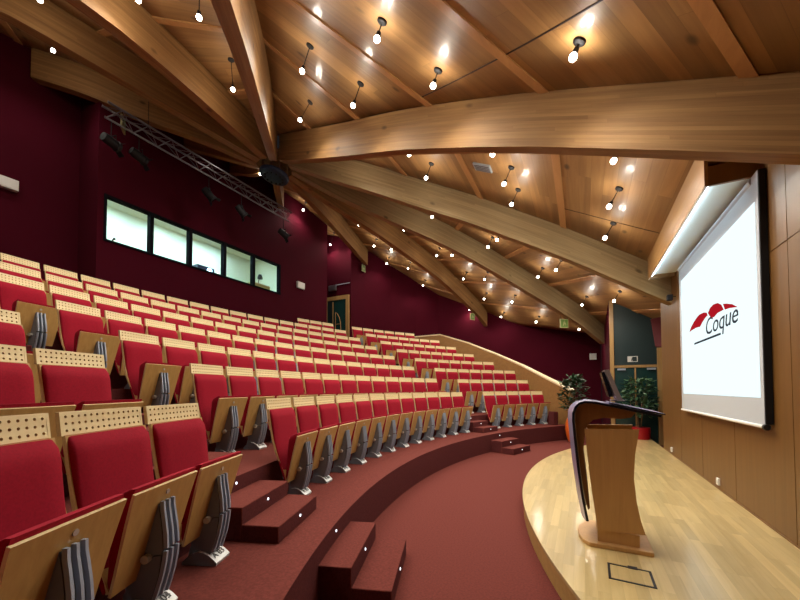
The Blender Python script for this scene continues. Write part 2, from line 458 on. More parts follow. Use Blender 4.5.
mc.loft(rings); mc.build('cap_rail', M_cap, bt)['label'] = 'pale maple cap rail'
x, y = pol(10.28, 141.9)
o = MB().box(-.10, .10, -.10, .10, 0, .40).build('end_block', M_carpetd, bevel=.015)
o.location = (-.80, 11.70, Z1); o.rotation_euler = (0, 0, R(52))
tag(o, 'low dark red upholstered block at the end of the front row', 'block')

# ------------------------------------------------------------------ roof: beams radiating from a steel hub, boarded bays between
HX, HY = -6.86, 6.27
BEAMS = [
 (-16,.66,[(.4,7.12),(1.5,6.64),(3.07,5.99),(4.28,5.51),(5.13,5.14),(6.46,4.52),(7.29,4.10),(8.16,3.65),(8.74,3.35),(9.3,3.06),(12,1.6)],8.80),
 (16,.66,[(.4,7.12),(1.94,6.46),(2.68,6.16),(3.75,5.69),(4.87,5.22),(5.61,4.87),(6.91,4.24),(8.12,3.58),(8.77,3.23),(9.3,2.95),(12,1.5)],8.80),
 (46,.68,[(.4,7.12),(1.52,6.69),(3.19,6.18),(4.56,5.80),(5.96,5.30),(7.99,4.47),(9.84,3.64),(10.69,3.14),(12,2.5)],10.8),
 (75,.72,[(.4,7.12),(1.85,6.84),(3.55,6.60),(5.71,6.18),(7,5.90),(8.6,5.4),(10.27,4.80),(10.93,4.43),(12,3.9)],10.80),
 (105,.74,[(.4,7.15),(1.29,7.24),(2.94,7.28),(5.05,7.28),(7.36,7.24),(12,7.0)],7.45),
 (134,.68,[(.4,7.15),(1.5,7.35),(2.6,7.65),(3.8,8.0),(5,8.35),(12,9)],3.80),
 (164,.66,[(.4,7.2),(1.4,7.55),(2.39,8.01),(3.2,8.3),(5,8.6),(12,9.4)],2.74),
 (194,.66,[(.4,7.2),(1.4,7.58),(2.68,8.07),(3.2,8.25),(5,8.6),(12,9.4)],2.72),
 (224,.66,[(.4,7.15),(.9,7.29),(1.6,7.48),(3.08,7.79),(3.84,8.02),(4.77,8.18),(6,8.3),(12,8.6)],4.90),
 (254,.66,[(.4,7.13),(2.48,7.33),(3.72,7.44),(4.59,7.50),(7,7.2),(12.5,6.2)],12.2),
 (284,.66,[(.4,7.12),(1.87,6.97),(3.65,6.76),(4.46,6.58),(6.5,6.0),(9,5.0),(12,3.8)],11.8),
 (313,.66,[(.4,7.08),(1.5,6.70),(3,6.17),(4.2,5.74),(5.5,5.22),(6.7,4.66),(8,4.05),(9.3,3.45),(12,2.3)],11.0),
]
def interp(pts, s):
    # smooth (Catmull-like) interpolation of the underside height
    n = len(pts)
    if s <= pts[0][0]: return pts[0][1]
    for i in range(n-1):
        (x0, y0), (x1, y1) = pts[i], pts[i+1]
        if s <= x1:
            t = (s-x0)/(x1-x0)
            m0 = (y1-pts[i-1][1])/(x1-pts[i-1][0]) if i > 0 else (y1-y0)/(x1-x0)
            m1 = (pts[i+2][1]-y0)/(pts[i+2][0]-x0) if i < n-2 else (y1-y0)/(x1-x0)
            h = x1-x0
            return (2*t**3-3*t*t+1)*y0+(t**3-2*t*t+t)*h*m0+(-2*t**3+3*t*t)*y1+(t**3-t*t)*h*m1
    return pts[-1][1]
TOP7 = [(.4,7.75),(1.5,7.76),(2.9,7.42),(4.2,6.84),(5.7,6.06),(7.3,5.2),(9,4.3),(12,2.9)]   # the overhead beam is deeper than the others
def ztop(B, s): return interp(TOP7, s) if B[0] == 313 else interp(B[2], s)+B[1]
BL = ['arching from the hub to the stage wall in front of the screen housing', 'running from the hub to the stage wall beyond the screen',
 'greyish, running from the hub to the far corner by the green doors', 'running from the hub to the far wall above the balustrade',
 'running from the hub to the wall above the upper exit door', 'short, running from the hub toward the end of the control room window',
 'short, running from the hub to the wall above the window middle', 'short, running from the hub to the wall above the window start',
 'lowest on the camera side, passing above the lighting truss', 'passing over the corner seats, next above the truss beam',
 'passing over the near aisle, between two others', 'steep, passing overhead just above the camera']
BW = .09
for i, (az, dep, pr, s1) in enumerate(BEAMS):
    u = Vector((math.cos(R(az)), math.sin(R(az)), 0)); n_ = Vector((-u.y, u.x, 0)); o0 = Vector((HX, HY, 0))
    S = [.42+(s1-.42)*k/26 for k in range(27)]
    mb = MB(); L = 0
    for k in range(26):
        sa, sb = S[k], S[k+1]
        za, zb_ = interp(pr, sa), interp(pr, sb); ta_, tb_ = ztop(BEAMS[i], sa), ztop(BEAMS[i], sb)
        for sg in (-1, 1):
            A = [o0+u*sa+n_*BW*sg+Vector((0, 0, za)), o0+u*sb+n_*BW*sg+Vector((0, 0, zb_)), o0+u*sb+n_*BW*sg+Vector((0, 0, tb_)), o0+u*sa+n_*BW*sg+Vector((0, 0, ta_))]
            uo = i*5.3+sg*1.7
            mb.add(A, [(0, 1, 2, 3) if sg < 0 else (3, 2, 1, 0)], 0, [[(sa, uo), (sb, uo), (sb, uo+dep), (sa, uo+dep)] if sg < 0 else [(sa, uo+dep), (sb, uo+dep), (sb, uo), (sa, uo)]])
        for qa, qb, fl in ((za, zb_, 1), (ta_, tb_, 0)):
            A = [o0+u*sa-n_*BW+Vector((0, 0, qa)), o0+u*sb-n_*BW+Vector((0, 0, qb)), o0+u*sb+n_*BW+Vector((0, 0, qb)), o0+u*sa+n_*BW+Vector((0, 0, qa))]
            uo = i*5.3+3.1
            mb.add(A, [(3, 2, 1, 0) if fl else (0, 1, 2, 3)], 0, [[(sa, uo+.18), (sb, uo+.18), (sb, uo), (sa, uo)] if fl else [(sa, uo), (sb, uo), (sb, uo+.18), (sa, uo+.18)]])
    for s, fl in ((S[0], 0), (S[-1], 1)):
        z = interp(pr, s)
        A = [o0+u*s+n_*a*BW+Vector((0, 0, z+b_*(ztop(BEAMS[i], s)-z))) for a, b_ in ((-1, 0), (1, 0), (1, 1), (-1, 1))]
        mb.add(A, [(0, 1, 2, 3) if fl else (3, 2, 1, 0)], 0, [[(0, 0), (.2, 0), (.2, .6), (0, .6)]])
    me = mb.mesh('roof_beam', M_beamlit if i in (1, 2) else M_beam, fixn=False)
    bm = bmesh.new(); bm.from_mesh(me); bmesh.ops.remove_doubles(bm, verts=bm.verts, dist=1e-4); bm.to_mesh(me); bm.free()
    for p in me.polygons: p.use_smooth = True
    me.set_sharp_from_angle(angle=R(30))
    o = link('roof_beam', me)
    tag(o, 'glued timber roof beam, '+BL[i], 'beam', 'timber beams fanning out from the hub', 'structure')
def top_pt(B, s, dz=0):
    return Vector((HX+s*math.cos(R(B[0])), HY+s*math.sin(R(B[0])), ztop(B, s)+dz))
BAYN = ['roof bay touching the screen housing', 'roof bay beyond the screen housing bay', 'roof bay above the balustrade block', 'roof bay above the far aisle',
 'roof bay above the upper exit door', 'short bay above the end of the control window', 'bay above the middle window panes', 'short bay above the first window panes',
 'roof bay above the recessed wall', 'roof bay above the corner seats', 'roof bay above the near aisle', 'roof bay above the stage front']
SMAX = [9.15, 11.4, 11.6, 11.6, 9.5, 5.6, 3.2, 5.6, 12, 12, 12, 9.4]
for i in range(12):
    A, B = BEAMS[i], BEAMS[(i+1) % 12]
    smax = SMAX[i]; ns, nv = 44, 4
    mb = MB()
    for k in range(ns):
        sa, sb = .38+(smax-.38)*k/ns, .38+(smax-.38)*(k+1)/ns
        for j in range(nv):
            f0, f1 = j/nv, (j+1)/nv
            P = [top_pt(A, sa).lerp(top_pt(B, sa), f0), top_pt(A, sb).lerp(top_pt(B, sb), f0), top_pt(A, sb).lerp(top_pt(B, sb), f1), top_pt(A, sa).lerp(top_pt(B, sa), f1)]
            wa, wb = .52*sa, .52*sb
            uo = i*3.7
            mb.add(P, [(3, 2, 1, 0)], 0, [[(sa, uo+wa*(f1-.5)), (sb, uo+wb*(f1-.5)), (sb, uo+wb*(f0-.5)), (sa, uo+wa*(f0-.5))]])
    me = mb.mesh('ceiling', M_ceil, fixn=False)
    bm = bmesh.new(); bm.from_mesh(me); bmesh.ops.remove_doubles(bm, verts=bm.verts, dist=1e-4)
    bmesh.ops.solidify(bm, geom=list(bm.faces), thickness=.05) if False else None
    bm.to_mesh(me); bm.free()
    for p in me.polygons: p.use_smooth = True
    ce = link('ceiling', me); struct(ce, 'boarded timber ceiling, '+BAYN[i], 'ceiling')
    # thickness above the boards
    md = ce.modifiers.new('thick', 'SOLIDIFY'); md.thickness = .06; md.offset = -1
    for s in (1.75, 3.42, 5.12, 6.82, 8.5, 10.2):
        if s > smax-.3 or (i in (5, 6, 7) and s > 3): continue
        b2 = MB(); rings = []
        for j in range(7):
            f = j/6
            P = top_pt(A, s-.06).lerp(top_pt(B, s-.06), f); Q = top_pt(A, s+.06).lerp(top_pt(B, s+.06), f)
            rings.append([P+Vector((0, 0, .01)), P-Vector((0, 0, .022)), Q-Vector((0, 0, .022)), Q+Vector((0, 0, .01))])
        b2.loft(rings); b2.build('batten', M_batten, ce)
    if i in (0, 11):
        (sa, fa), (sb, fb) = {0: ((6.86, .745), (9.0, .66)), 11: ((5.16, .90), (9.2, .63))}[i]
        b2 = MB(); rings = []
        for j in range(25):
            q = j/24; s = sa+(sb-sa)*q; f = fa+(fb-fa)*q; w_ = .007/(.54*s)
            P = top_pt(A, s).lerp(top_pt(B, s), f-w_); Q = top_pt(A, s).lerp(top_pt(B, s), f+w_)
            rings.append([P+Vector((0, 0, .01)), P-Vector((0, 0, .006)), Q-Vector((0, 0, .006)), Q+Vector((0, 0, .01))])
        b2.loft(rings); b2.build('joint_strip', M_seam, ce)
hub = thing('steel_hub', 'dark blue steel hub node where all the timber roof beams meet', 'hub', (HX, HY, 0))
hd_ = MB().lathe([(.02, -.07), (.26, -.07), (.34, -.05), (.36, -.02), (.36, .03), (.33, .05), (.02, .05)], n=24).build('hub_disc', M_steel, hub, smooth=30)
hd_.location = (0, 0, 6.96); hd_.rotation_euler = Euler((0, R(10), 0)).to_matrix().to_euler(); hd_.rotation_euler.rotate(Euler((0, 0, R(47.6))))
MB().tube([(0, 0, 6.9), (0, 0, 7.12)], .12, 14).build('hub_core', M_steel, hub, smooth=40)
for i, B in enumerate(BEAMS):
    a = R(B[0]); MB().tube([(.22*math.cos(a), .22*math.sin(a), -.095), (.22*math.cos(a), .22*math.sin(a), -.06)], .022, 8).build('bolt', M_black, hd_)

M_vent = plain('vent_pale_blue', (.42, .50, .56), .4)
t = thing('ceiling_vent', 'small pale blue slatted vent in the roof bay touching the screen housing', 'vent', (-1.552, 6.28, 5.597))
nv_ = Vector((-.44, -.013, -.898)); t.rotation_mode = 'QUATERNION'; t.rotation_quaternion = Vector((0, 0, -1)).rotation_difference(nv_)
MB().box(-.17, .17, -.11, .11, -.03, 0).build('frame', M_vent, t)
mb = MB()
for k in range(4): mb.box(-.15, .15, -.085+.05*k, -.06+.05*k, -.036, -.031)
mb.build('slats', M_truss, t)

# ------------------------------------------------------------------ pendant lamps
LAMPS = [(0,-4.391,6.097,6.541),(0,-2.76,6.457,5.831),(0,-2.761,5.671,5.845),(0,-1.148,6.107,5.078),(0,-1.15,6.841,5.067),(0,-1.156,5.27,5.095),(0,.397,6.042,4.272),(0,.403,7.222,4.248),(0,.378,4.895,4.303),
 (1,-3.462,8.491,6.081),(1,-1.881,8.999,5.342),(1,-2.279,9.712,5.494),(1,-.559,9.842,4.61),(1,-1.104,10.901,4.809),(1,.772,10.655,3.824),(1,.031,12.042,4.095),
 (2,-4.97,9.829,6.607),(2,-4.535,11.539,6.27),(2,-3.837,11.178,6.033),(2,-3.096,12.607,5.5),(2,-4.065,13.187,5.822),(2,-2.374,13.997,4.896),(2,-3.626,14.65,5.313),(2,-1.626,15.087,4.23),(2,-3.187,15.934,4.738),(2,-.073,14.357,3.692),
 (3,-6.938,10.165,7.333),(3,-6.619,11.948,7.024),(3,-7.409,11.95,7.32),(3,-6.721,13.673,6.814),(3,-7.828,13.724,7.239),(3,-5.19,15.089,5.898),(3,-6.717,15.295,6.489),(3,-4.758,16.4,5.325),
 (4,-9.133,9.737,8.204),(4,-8.943,11.891,7.894),(4,-9.80,12.13,7.9),(6,-7.55,6.43,7.286),(8,-9.001,2.739,8.105),(9,-7.213,2.035,7.45),
 (10,-5.62,4.15,7.05),(10,-4.578,2.848,6.628),(10,-5.353,2.474,6.907),
 (11,-4.763,4.973,6.737),(11,-3.136,4.43,6.0),(11,-3.586,3.777,6.21),(11,-1.625,4.04,5.39),(11,-1.995,3.28,5.485),(11,-.03,3.49,4.57),
 (11,-2.47,2.64,5.65),(11,-.66,2.42,4.8),(11,-1.35,1.48,5.0),(10,-4.91,.91,6.4),(10,-4.18,1.24,6.3),(10,-3.51,1.66,6.1),(9,-7.85,.66,7.2),(9,-7.06,.57,7.2),(9,-6.27,.60,7.0),  # from here on, unseen lamps added along the rings to light the near seats
 (8,-8.9,.8,8.1),(10,-3.4,-1.5,5.1),(9,-5.8,-1.6,6.6)]
from mathutils.bvhtree import BVHTree
dg = bpy.context.evaluated_depsgraph_get(); dg.update()
bvhs = [BVHTree.FromObject(o, dg) for o in COL.objects if o.type == 'MESH' and o.parent is None and o.name.startswith('ceiling')]
def ceil_z(x, y, z):
    best = None
    for t in bvhs:
        h = t.ray_cast(Vector((x, y, z)), Vector((0, 0, 1)))
        if h[0] is not None and (best is None or h[0].z < best): best = h[0].z
    return best if best else z+.32
rod_me = MB().tube([(0, 0, 0), (0, 0, 1)], .0065, 6).mesh('suspension_rod', M_black)
cap_me = MB().lathe([(.005, 0), (.055, 0), (.055, -.02), (.035, -.035), (.005, -.035)][::-1], n=14).mesh('ceiling_cap', M_black, smooth=40)
holder_me = MB().lathe([(.004, .075), (.022, .072), (.026, .04), (.03, .03), (.004, .03)][::-1], n=10).mesh('lamp_holder', M_black, smooth=40)
ico = bmesh.new(); bmesh.ops.create_icosphere(ico, subdivisions=2, radius=.036); bulb_me = bpy.data.meshes.new('bulb'); ico.to_mesh(bulb_me); ico.free()
bulb_me.materials.append(M_bulb)
for p in bulb_me.polygons: p.use_smooth = True
LW, SW = 18.0, 138.0
lights = {}
cnt = {}
LAMPS.sort(key=lambda q: (q[0], math.hypot(q[1]-HX, q[2]-HY)))
for bay, x, y, z in LAMPS:
    k = cnt[bay] = cnt.get(bay, 0)+1
    t = thing('pendant_lamp', 'pendant bulb in the %s, %s out from the hub' % (BAYN[bay], ORD[k-1]), 'lamp', (x, y, z), 0, 'pendant bulbs under the timber roof')
    best = None
    for tr_ in bvhs:
        h = tr_.find_nearest(Vector((x, y, z)))
        if h[0] is not None and h[0].z > z and (best is None or h[3] < best[3]): best = h
    v = (best[0]-Vector((x, y, z))); v.z *= 1.0
    top = v.length; q = Vector((0, 0, 1)).rotation_difference(v.normalized())
    c = link('ceiling_cap', cap_me, t); c.location = v; c.rotation_mode = 'QUATERNION'; c.rotation_quaternion = q
    r_ = link('suspension_rod', rod_me, t); r_.location = v.normalized()*.06; r_.scale = (1, 1, max(.05, top-.06-.03)); r_.rotation_mode = 'QUATERNION'; r_.rotation_quaternion = q
    hd = link('lamp_holder', holder_me, t); hd.rotation_mode = 'QUATERNION'; hd.rotation_quaternion = q; link('bulb', bulb_me, t)
    if 'l' not in lights:
        l = bpy.data.lights.new('bulb_light', 'POINT'); l.energy = LW; l.color = (1, .91, .77); l.shadow_soft_size = .05; lights['l'] = l
    link('bulb_light', lights['l'], t)
    if 's' not in lights:
        l = bpy.data.lights.new('bulb_beam', 'SPOT'); l.energy = SW; l.color = (1, .92, .79); l.shadow_soft_size = .05
        l.spot_size = R(168); l.spot_blend = .75; lights['s'] = l
    link('bulb_beam', lights['s'], t)

# ------------------------------------------------------------------ control room behind the window
zf, zc = 4.05, 6.62
mb = MB().box(-11.7, -11.6, 3.785, 9.7, zf, zc).box(-11.6, XB-.12, 3.785, 3.80, zf, zc).box(-11.6, XB-.12, 9.6, 9.7, zf, zc)
struct(mb.build('wall_control_room', M_cream), 'cream walls inside the control room', 'wall')
struct(MB().box(-11.7, XB-.12, 3.785, 9.7, zf-.08, zf).build('floor_control_room', M_tan), 'floor inside the control room', 'floor')
struct(MB().box(-11.7, XB-.12, 3.785, 9.7, zc, zc+.08).build('ceiling_control_room', M_white), 'white ceiling inside the control room', 'ceiling')
for i, y in enumerate((4.6, 6.1, 7.6)):
    t = thing('ceiling_light_panel', 'fluorescent ceiling panel in the control room, %s one along the window' % ORD[i], 'ceiling light', (-10.6, y, zc), 0, 'control room ceiling lights')
    MB().box(-.32, .32, -.32, .32, -.03, 0).build('housing', M_white, t)
    MB().box(-.29, .29, -.29, .29, -.036, -.031).build('diffuser', M_tube, t)
wt = link('window_1', None); struct(wt, 'long control room window of five panes in a black frame', 'window')
mull = [WY0, 4.79, 5.77, 6.81, 7.86, WY1]
mb = MB()
f = .055
mb.box(XB-.13, XB+.02, WY0, WY1, WZ0, WZ0+f).box(XB-.13, XB+.02, WY0, WY1, WZ1-f, WZ1)
for j, y in enumerate(mull):
    w = f if 0 < j < 5 else f
    y0 = y if j == 0 else (y-f if j == 5 else y-f*.75)
    mb.box(XB-.13, XB+.02, y0, y0+(f if j in (0, 5) else 1.5*f), WZ0+f, WZ1-f)
mb.build('frame', M_frameblk, wt)
for a, b_ in zip(mull, mull[1:]):
    MB().box(XB-.07, XB-.062, a+f*.75, b_-f*.75, WZ0+f, WZ1-f).build('pane', M_glass, wt)
# things inside the control room, on a shelf behind the glass
o = MB().box(-10.1, XB-.14, 3.82, 9.5, 4.72, 4.76).build('control_desk', M_tan); tag(o, 'long desk along the inside of the control room window', 'desk')
t = thing('video_projector', 'dark blue video projector with lit lens behind the third window pane', 'projector', (-9.86, 6.36, 4.76))
MB().box(-.17, .17, -.26, .26, .16, .36).build('body', M_blue, t, bevel=.02)
MB().box(-.13, .13, -.2, .2, 0, .16).build('stand', M_black, t, bevel=.01)
ring = [[(.165+dx, .09+rr*math.cos(q*math.pi/8), .26+rr*math.sin(q*math.pi/8)) for q in range(16)] for dx, rr in ((0, .07), (.03, .07), (.032, .055))]
MB().loft(ring).build('lens', M_lens, t, smooth=40)
t = thing('equipment_box', 'tan box standing on the desk behind the last window pane', 'box', (-9.9, 8.40, 4.76))
MB().box(-.15, .15, -.36, .36, 0, .36).build('case', M_tan, t, bevel=.01)
MB().box(-.16, .16, -.37, .37, .36, .385).build('lid', M_edge, t)
t = thing('desk_lamp', 'dark gooseneck lamp standing behind the last window pane', 'lamp', (-10.2, 8.62, 4.76))
MB().lathe([(.005, 0), (.08, 0), (.08, .02), (.005, .02)], n=14).build('foot', M_black, t)
MB().tube([(0, 0, .02), (0, 0, .4), (.02, .01, .62), (.05, .03, .74)], .012, 6).build('neck', M_black, t)
MB().lathe([(.01, .86), (.05, .85), (.085, .76), (.09, .70), (.01, .72)], c=(.06, .04, 0), n=12).build('lamp_shade', M_black, t)
t = thing('desk_microphone', 'small dark microphone behind the first window pane', 'microphone', (-9.72, 4.0, 4.76))
MB().box(-.05, .05, -.05, .05, 0, .02).build('foot', M_black, t)
MB().tube([(0, 0, .02), (0, 0, .14), (.02, .06, .26), (.03, .1, .32)], [.01, .01, .014, .03], 6).build('stem', M_black, t)

# ------------------------------------------------------------------ things on the walls
def wallbox_item(name, label, cat, loc, size, rz=0, mat=M_white, face=None):
    t = thing(name, label, cat, loc, rz)
    a, b_, c = size
    MB().box(0, a, -b_/2, b_/2, -c/2, c/2).build('housing', mat, t, bevel=.008)
    MB().box(a, a+.006, -b_/2*.86, b_/2*.86, -c/2*.8, c/2*.8).build('cover', face or mat, t)
    return t
M_boxw = plain('white_plastic', (.62, .62, .60), .5)
wallbox_item('wall_mounted_light', 'white emergency light box on the red wall beside the control room window', 'emergency light', (XB, 9.97, 5.47), (.08, .38, .24), 0, M_boxw)
wallbox_item('wall_speaker', 'white box loudspeaker on the recessed red wall', 'speaker', (-10.4, 2.42, 5.74), (.12, .5, .22), 0, M_boxw)
wallbox_item('wall_mounted_light', 'white emergency light box on the far red wall near the green doors', 'emergency light', (.42, 16.7, 2.86), (.06, .26, .26), R(-90), M_boxw)

# upper exit door
d1 = link('door_1', None); struct(d1, 'dark green upper exit door in a wooden frame', 'door')
y0 = 12.5; zt = TZ(9)
mb = MB()
mb.box(-9.16, -9.0, y0-.08, y0-.002, zt, 5.66).box(-10.35, -10.19, y0-.08, y0-.002, zt, 5.66).box(-10.19, -9.16, y0-.08, y0-.002, 5.49, 5.66)
mb.build('door_frame', M_frame, d1)
MB().box(-10.19, -9.16, y0-.05, y0-.004, zt, 5.49).build('door_leaf', M_green, d1)
MB().box(-10.19, -9.86, y0-.06, y0-.05, zt, 5.49).build('side_panel', M_greenpan, d1)
pts = [(-9.80, 12.41, 5.0-.0), (-9.80, 12.41, 4.2)]
ar = [(-9.72, 12.42, 4.0), (-9.72, 12.42, 4.95), (-9.60, 12.42, 4.85), (-9.50, 12.42, 4.68), (-9.44, 12.42, 4.45), (-9.42, 12.42, 4.2), (-9.42, 12.42, 4.0)]
MB().tube(ar, .014, 6).tube([(-9.72, 12.42, 4.4), (-9.43, 12.42, 4.4)], .012, 6).build('pull_handle', M_frame, d1)
MB().tube([(-9.86, 12.42, 3.9), (-9.86, 12.42, 5.4)], .02, 6).build('pull_bar', M_frame, d1)
t = thing('exit_sign', 'grey sign box on a thin rail above the upper exit door', 'sign', (-9.90, 12.44, 6.05))
MB().box(-.2, .2, -.05, .05, -.12, .12).build('housing', M_truss, t, bevel=.01)
MB().box(-.2, .92, .03, .05, .12, .15).build('rail', M_seatrib, t)

# green double doors past the stage
d2 = link('door_2', None); struct(d2, 'dark green double doors in a pale wooden frame at the far end of the stage', 'door')
yd = 11.75
mb = MB().box(.72, .82, yd-.06, yd+.05, 0, 4.3).box(1.83, 1.93, yd-.06, yd+.05, 0, 4.3).box(.82, 1.83, yd-.02, yd+.05, 2.12, 2.19)
mb.build('door_frame', M_frame, d2)
MB().box(.82, 1.83, yd, yd+.05, 2.19, 4.3).build('transom_panel', M_greenpan, d2)
for a, b_ in ((.825, 1.32), (1.33, 1.825)):
    lf = MB().box(a, b_, yd+.005, yd+.045, .01, 2.115).build('door_leaf', M_green, d2)
MB().box(1.31, 1.345, yd-.008, yd+.005, .01, 2.115).build('meeting_stile', M_frame, d2)
for xx in (1.2, 1.45):
    MB().tube([(xx, yd-.05, 1.0), (xx, yd-.05, 1.3)], .012, 6).build('door_handle', M_chrome, d2)
for xx in (.9, 1.6):
    MB().box(xx, xx+.2, yd-.05, yd+.0, 2.05, 2.1).build('door_closer', M_seatrib, d2)
def running_man(mb, sx, z0, mi):
    """generic exit pictogram in the x-z plane, front at y=-.012"""
    P = lambda a, b_, d: (a*sx, d, z0+b_*sx)
    mb.prism([(-.22, -.35), (-.12, -.35), (.0, -.1), (-.02, .12), (-.14, .12)], -.013, -.010, P, mi)
    mb.prism([(-.02, -.12), (.12, -.05), (.2, -.3), (.28, -.27), (.2, .04), (0, .02)], -.013, -.010, P, mi)
    mb.prism([(-.14, .12), (.0, .12), (.2, .0), (.23, .06), (.04, .22), (-.1, .22)], -.013, -.010, P, mi)
    mb.prism([(.0+.07*math.cos(q*math.pi/5), .32+.07*math.sin(q*math.pi/5)) for q in range(10)], -.013, -.010, P, mi)
t = thing('exit_sign', 'small pale exit sign with a dark figure above the green doors', 'sign', (1.27, yd, 2.36))
MB().box(-.12, .12, -.01, 0, -.08, .08).build('plate', M_boxw, t)
mb = MB(); mb.box(.0, .10, -.0125, -.010, -.065, .065); running_man(mb, .15, 0, 0)
mb.build('pictogram', M_greenpan, t)
# hanging exit signs on the beams
def beam_pos(i, s, side, dz):
    B = BEAMS[i]; u = Vector((math.cos(R(B[0])), math.sin(R(B[0])), 0)); n_ = Vector((-u.y, u.x, 0))
    return Vector((HX, HY, 0))+u*s+n_*side+Vector((0, 0, interp(B[2], s)+dz))
for i, s, lab, cone in ((2, 9.15, 'green exit sign hanging under the greyish beam near the green doors', 0),
                  (3, 9.6, 'green exit sign hanging under the beam above the balustrade', 0),
                  (4, 7.15, 'small green exit sign hanging under the beam above the upper exit door', 0),
                  (8, 3.25, 'green exit sign hanging from the beam above the lighting truss', 0)):
    p = beam_pos(i, s, 0, 0)
    d = Vector((0-p.x, 0-p.y, 0)).normalized()
    rz = math.atan2(d.y, d.x)+math.pi/2+R((35, 50, 60, 78)[(2, 3, 4, 8).index(i)])
    t = thing('exit_sign', lab, 'sign', p, rz)
    MB().tube([(-.12, 0, 0), (-.12, 0, -.13)], .006, 6).build('hanger', M_black, t)
    MB().tube([(.12, 0, 0), (.12, 0, -.13)], .006, 6).build('hanger', M_black, t)
    z0 = -.26
    MB().box(-.15, .15, -.01, .03, z0-.15, z0+.15).build('box', M_signcream, t, bevel=.006)
    mb = MB().box(-.125, .125, -.0115, -.0095, z0-.125, z0+.125).build('face', M_signgreen, t)
    mb = MB(); P = lambda a, b_, dd: (a, dd, z0+b_)
    running_man(mb, .24, z0, 0); mb.build('pictogram', M_signcream, t)

# ------------------------------------------------------------------ lighting truss and spotlights in front of the control room wall
XT = -8.75
tr = thing('lighting_truss', 'dark metal lighting truss hung along the control room wall', 'truss', (XT, 0, 0))
ch = [(-.12, 7.50), (.12, 7.50), (0, 7.22)]
for cx_, z in ch:
    MB().tube([(cx_, 3.48, z), (cx_, 8.66, z)], .024, 8).build('chord', M_truss, tr, smooth=40)
mb = MB(); k = 0; y = 3.5
while y < 8.6:
    a, b_ = y, min(y+.25, 8.62)
    pa = (0, a if k % 2 == 0 else b_, 7.22)
    for cx_ in (-.12, .12):
        q = (cx_, b_ if k % 2 == 0 else a, 7.50)
        mb.tube([pa, q], .010, 5)
    mb.tube([(-.12, a, 7.50), (.12, b_, 7.50)], .008, 5)
    y += .25; k += 1
mb.build('lacing', M_truss, tr)
for y in (4.3, 6.0, 7.9):
    zt_ = ceil_z(XT, y, 7.6)
    MB().tube([(0, y, 7.50), (0, y, zt_)], .006, 5).build('hanger_wire', M_black, tr)
def spotlight(y, lab, tilt, rz, drop=.42, dx=0):
    t = thing('stage_spotlight', lab, 'spotlight', (XT+dx, y, 7.22-drop), rz, 'spotlights hanging from the truss')
    MB().tube([(0, 0, .12), (0, 0, drop-.03)], .010, 6).build('hanging_rod', M_black, t)
    MB().tube([(0, -.13, 0), (0, -.13, .12), (0, .13, .12), (0, .13, 0)], .011, 6).build('yoke', M_black, t)
    bd = MB().lathe([(.02, -.17), (.085, -.165), (.10, -.1), (.10, .10), (.115, .11), (.115, .16), (.095, .165), (.02, .15)], n=18).build('body', M_black, t, smooth=35)
    bd.rotation_euler = (0, tilt, 0)
    ln = MB().lathe([(.01, .151), (.094, .158), (.09, .168), (.01, .172)], n=18).build('lens', M_blackgloss, bd, smooth=40)
    for q in range(2):
        a = q*math.pi
        MB().obox((.12*math.cos(a), .12*math.sin(a), .20), (.004*math.cos(a)+.0, .004*math.sin(a), 0), (-.07*math.sin(a), .07*math.cos(a), 0), (.03*math.cos(a), .03*math.sin(a), .045)).build('barn_door', M_black, bd)
spotlight(3.60, 'black spotlight at the camera end of the truss', R(95), R(105), .46)
spotlight(4.12, 'black spotlight second along from the camera end of the truss', R(105), R(95), .46)
spotlight(5.78, 'black spotlight under the middle of the truss', R(135), R(70), .50)
spotlight(6.78, 'black spotlight under the truss past its middle', R(135), R(70), .50)
spotlight(8.40, 'black spotlight at the far end of the truss', R(115), R(80), .52)

# ------------------------------------------------------------------ screen housing and projection screen
hs_ = thing('screen_housing', 'wooden overhanging screen housing with white underside on the stage wall', 'housing')
x0, x1, y0, y1, z0, z1 = 1.17, XS-.003, 4.68, 8.24, 3.66, 3.86
yy_ = [y0+(y1-y0)*k/8 for k in range(9)]
MB().prism([(y0, z0), (y1, z0)]+[(y, min(ceil_z(x0, y, 3.9), ceil_z(x0+.03, y, 3.9))-.035) for y in yy_[::-1]], x0, x0+.03, lambda a, b_, d: (d, a, b_)).build('fascia', M_canopy, hs_)
MB().box(x0+.03, x1, y0, y0+.03, z0, z1).build('end_board', M_panel, hs_)
MB().box(x0+.03, x1, y1-.03, y1, z0, z1).build('end_board', M_panel, hs_)
MB().box(x0+.03, x1, y0+.03, y1-.03, z0+.075, z0+.095).build('underside', M_offw, hs_)
MB().tube([(x0+.055, y0+.06, z0+.05), (x0+.055, y1-.06, z0+.05)], .012, 8).build('added_strip_lamp', M_addstrip, hs_)  # unseen lamp added to brighten the housing underside
MB().box(x0+.005, x0+.02, y0, y1, z0-.008, z0).build('edge_trim', M_white, hs_)
ps = thing('projection_screen', 'roll down projection screen showing a red and black logo on white', 'screen')
XF = 1.535
MB().box(XF+.004, XS-.006, 4.545, 7.58, 1.20, 3.66).build('shade_backing', M_black, ps)  # black box added as the shaded gap between screen and wall
MB().box(XF, XF+.004, 4.56, 7.66, 1.18, 3.66).build('fabric', M_scfab, ps)
MB().tube([(XF+.0, 4.55, 1.175), (XF+.0, 7.67, 1.175)], .018, 10).build('bottom_bar', M_white, ps)
MB().tube([(XF+.0, 4.51, 1.175), (XF+.0, 4.55, 1.175)], .028, 10).build('bar_end', M_black, ps)
MB().tube([(XF+.02, 4.70, 3.62), (XF+.02, 7.66, 3.62)], .04, 12).build('roller', M_scfab, ps)
